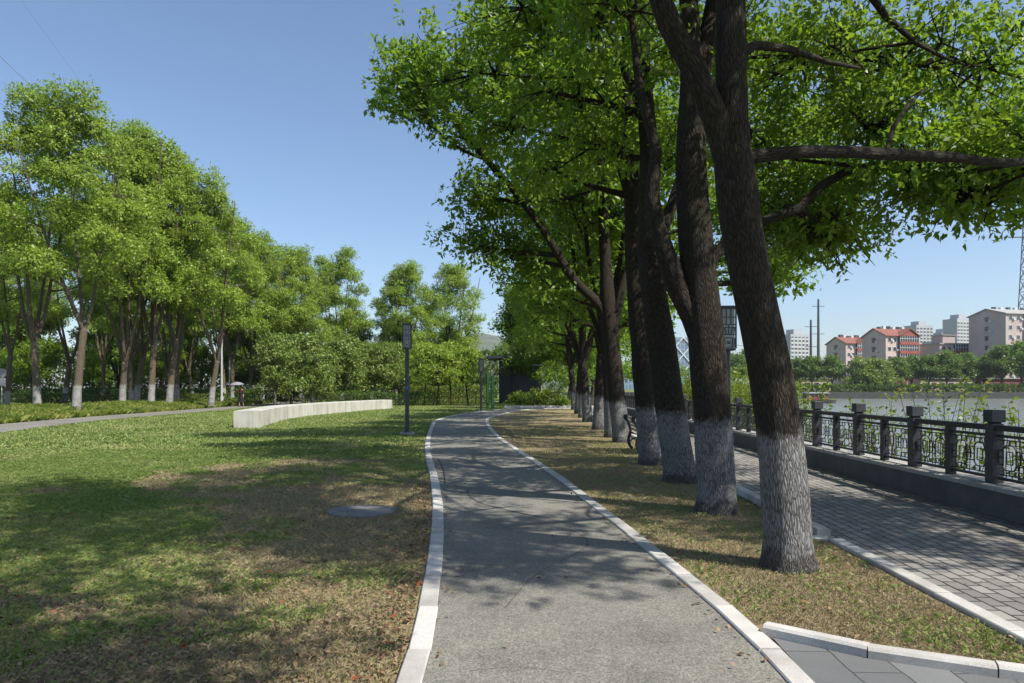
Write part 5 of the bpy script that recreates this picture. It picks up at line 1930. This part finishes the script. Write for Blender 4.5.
x, y = scatter_lawn(620000, 2.9, 17, 1.35, 0)
gr = green_at(x, y)
keep = RNG.random(len(x)) < np.clip((gr - .30) * 1.9, .02, 1)
x, y, gr = x[keep], y[keep], gr[keep]
tuft = (green_at(x * 1.7 + 3, y * 1.7) - .5) * 1.2
h = (.022 + .028 * RNG.random(len(x))) * (1 + 1.1 * np.clip(tuft, 0, 1) + .5 * np.clip(gr - .5, 0, 1))
o = blades('lawn_grass', x, y, gz(x, y) - .012, h,   .0022 + .0022 * RNG.random(len(x)) + .00032 * y, .3 + .9 * RNG.random(len(x)), M['grass'], .15 + .75 * RNG.random(len(x)) - .3 * tuft)
tag(o, 'short patchy green grass of the lawn left of the path', 'grass')
x, y = scatter_lawn(150000, 15, 62, 1.5, 0)
tuft = np.array([noise.noise(Vector((a * 1.1, b_ * .9, 4.7))) for a, b_ in zip(x, y)])
keep = RNG.random(len(x)) < .55 + .5 * tuft
x, y, tuft = x[keep], y[keep], tuft[keep]
h = (.035 + .04 * RNG.random(len(x))) * (1 + .8 * np.clip(tuft, 0, 1))
o = blades('distant_lawn_grass', x, y, gz(x, y) - .012, h, .012 + .0006 * y, .3 + .8 * RNG.random(len(x)), M['grass'], .25 + .7 * RNG.random(len(x)) - .3 * tuft)
tag(o, 'grass of the lawn further off, between the path and the concrete wall', 'grass')
# dry strip under the trees
k = 210000
y = 3.3 + 26 * RNG.random(k) ** 1.7
x0_, x1_ = prx(y) + .16, kx(y) - .05
x = x0_ + (x1_ - x0_) * RNG.random(k)
ok = (y > 4.55 - (x - 1.5) * .52)
for bb in (b1, b2, b3, b4, b5):
    ok &= (x - bb.x) ** 2 + (y - bb.y) ** 2 > .24 ** 2
x, y = x[ok], y[ok]
gr = green_at(x, y)
isg = RNG.random(len(x)) < np.clip(gr * .3, 0, .16)
q_ = ~isg
o = blades('dry_grass', x[q_], y[q_], gz(x[q_], y[q_]) - .010, .010 + .018 * RNG.random(q_.sum()), .0012 + .0010 * RNG.random(q_.sum()) + .00022 * y[q_], .3 + .7 * RNG.random(q_.sum()), M['straw'], RNG.random(q_.sum()))
tag(o, 'dry straw-coloured grass on the strip under the trees', 'grass')
o = blades('strip_grass', x[isg], y[isg], gz(x[isg], y[isg]) - .010, .02 + .035 * RNG.random(isg.sum()), .004 + .003 * RNG.random(isg.sum()) + .0003 * y[isg], .4 + .8 * RNG.random(isg.sum()), M['grass'], .2 + .7 * RNG.random(isg.sum()))
tag(o, 'thin green grass on the strip under the trees', 'grass')
# dry grass among the lawn
x, y = scatter_lawn(150000, 2.9, 16, 1.3, 0)
o = blades('lawn_straw', x, y, gz(x, y) - .010, .015 + .03 * RNG.random(len(x)), .0012 + .0010 * RNG.random(len(x)) + .0002 * y, .4 + .8 * RNG.random(len(x)), M['straw'], RNG.random(len(x)) * .9)
tag(o, 'dead straw lying among the lawn grass', 'grass')
# taller tufts and weeds standing out of the lawn
x, y = scatter_lawn(420, 3.2, 15, 1.3, 0)
sel = green_at(x, y) > .3
x, y = x[sel], y[sel]
rp = np.repeat(np.arange(len(x)), 22)
rr_ = .05 * RNG.random(len(x))[rp] + .02
x2 = x[rp] + RNG.normal(size=len(rp)) * rr_
y2 = y[rp] + RNG.normal(size=len(rp)) * rr_
o = blades('lawn_weeds', x2, y2, gz(x2, y2) - .01, (.03 + .04 * RNG.random(len(x))[rp]) * (.6 + .5 * RNG.random(len(rp))), .0025 + .002 * RNG.random(len(rp)), .2 + .8 * RNG.random(len(rp)), M['grass'], .1 + .3 * RNG.random(len(x))[rp] + .3 * RNG.random(len(rp)))
tag(o, 'taller grass tufts and weeds standing out of the lawn', 'grass')
# tall verge beyond the curving path
k = 46000
y = 14 + 60 * RNG.random(k)
x = lp_x(y) - 1.5 - 5.0 * RNG.random(k) ** 1.4
tuft = np.array([noise.noise(Vector((a * .8, b_ * .8, 2.7))) for a, b_ in zip(x, y)])
o = blades('verge_grass', x, y, gz(x, y) - .02, (.22 + .22 * RNG.random(k)) * (1 + .5 * tuft), .030 + .02 * RNG.random(k), .25 + .7 * RNG.random(k), M['verge'], .25 + .6 * RNG.random(k) - .4 * tuft)
tag(o, 'tall arching grass of the verge between the curving path and the tall trees', 'grass')

# fallen leaves
px_, py_ = [], []
x, y = scatter_lawn(2600, 2.9, 16, 1.7, 0)
px_ += list(x); py_ += list(y)
y = 2.9 + 8 * RNG.random(650) ** 1.2
px_ += list(plx(y) - .16 - np.abs(RNG.normal(size=650)) * .13); py_ += list(y)
y = 3.6 + 12 * RNG.random(260) ** 1.3
x = prx(y) + .15 + (kx(y) - prx(y) - .2) * RNG.random(260)
ok = y > 4.55 - (x - 1.5) * .52
px_ += list(x[ok]); py_ += list(y[ok])
y = 4 + 16 * RNG.random(170) ** 1.3
px_ += list(kx(y) + (wx(y) - kx(y)) * (1 - RNG.random(170) ** 1.5 * .9)); py_ += list(y)
y = 3 + 14 * RNG.random(26)
px_ += list(plx(y) + (prx(y) - plx(y)) * RNG.random(26)); py_ += list(y)
y = 3 + 13 * RNG.random(170) ** 1.3
px_ += list(np.where(RNG.random(170) < .5, plx(y) + .02 + np.abs(RNG.normal(size=170)) * .05, prx(y) - .02 - np.abs(RNG.normal(size=170)) * .05)); py_ += list(y)
px_, py_ = np.array(px_), np.array(py_)
k = len(px_)
z = gz(px_, py_) + .012 + .012 * RNG.random(k)
d = rand_dirs(k, RNG); d[:, 2] *= .35
n = np.array([0, 0, 1.]) + RNG.normal(size=(k, 3)) * .35
L = .022 + .036 * RNG.random(k)
me = leaf_mesh('fallen_leaves', np.stack([px_, py_, z], -1), d, norm(n), L, L * .55, RNG.random(k))
tag(link('fallen_leaves', me, None, M['litter']), 'dry brown and red leaves lying on the lawn, strip and promenade', 'leaf litter', kind='stuff')

# ---- hazy air round everything
hz = MB()
hz.box(-1000, 1000, -70, 2600, -8, 190)
m = bpy.data.materials.new('hazy_air')
m.use_nodes = True
t = m.node_tree
t.nodes.remove(t.nodes['Principled BSDF'])
pvn = t.nodes.new('ShaderNodeVolumePrincipled')
pvn.inputs['Color'].default_value = (.86, .93, 1, 1)
pvn.inputs['Density'].default_value = .00013
pvn.inputs['Anisotropy'].default_value = .2
t.links.new(pvn.outputs[0], t.nodes['Material Output'].inputs['Volume'])
tag(hz.build('haze', m), 'pale summer haze over the river and town', 'haze', kind='stuff')
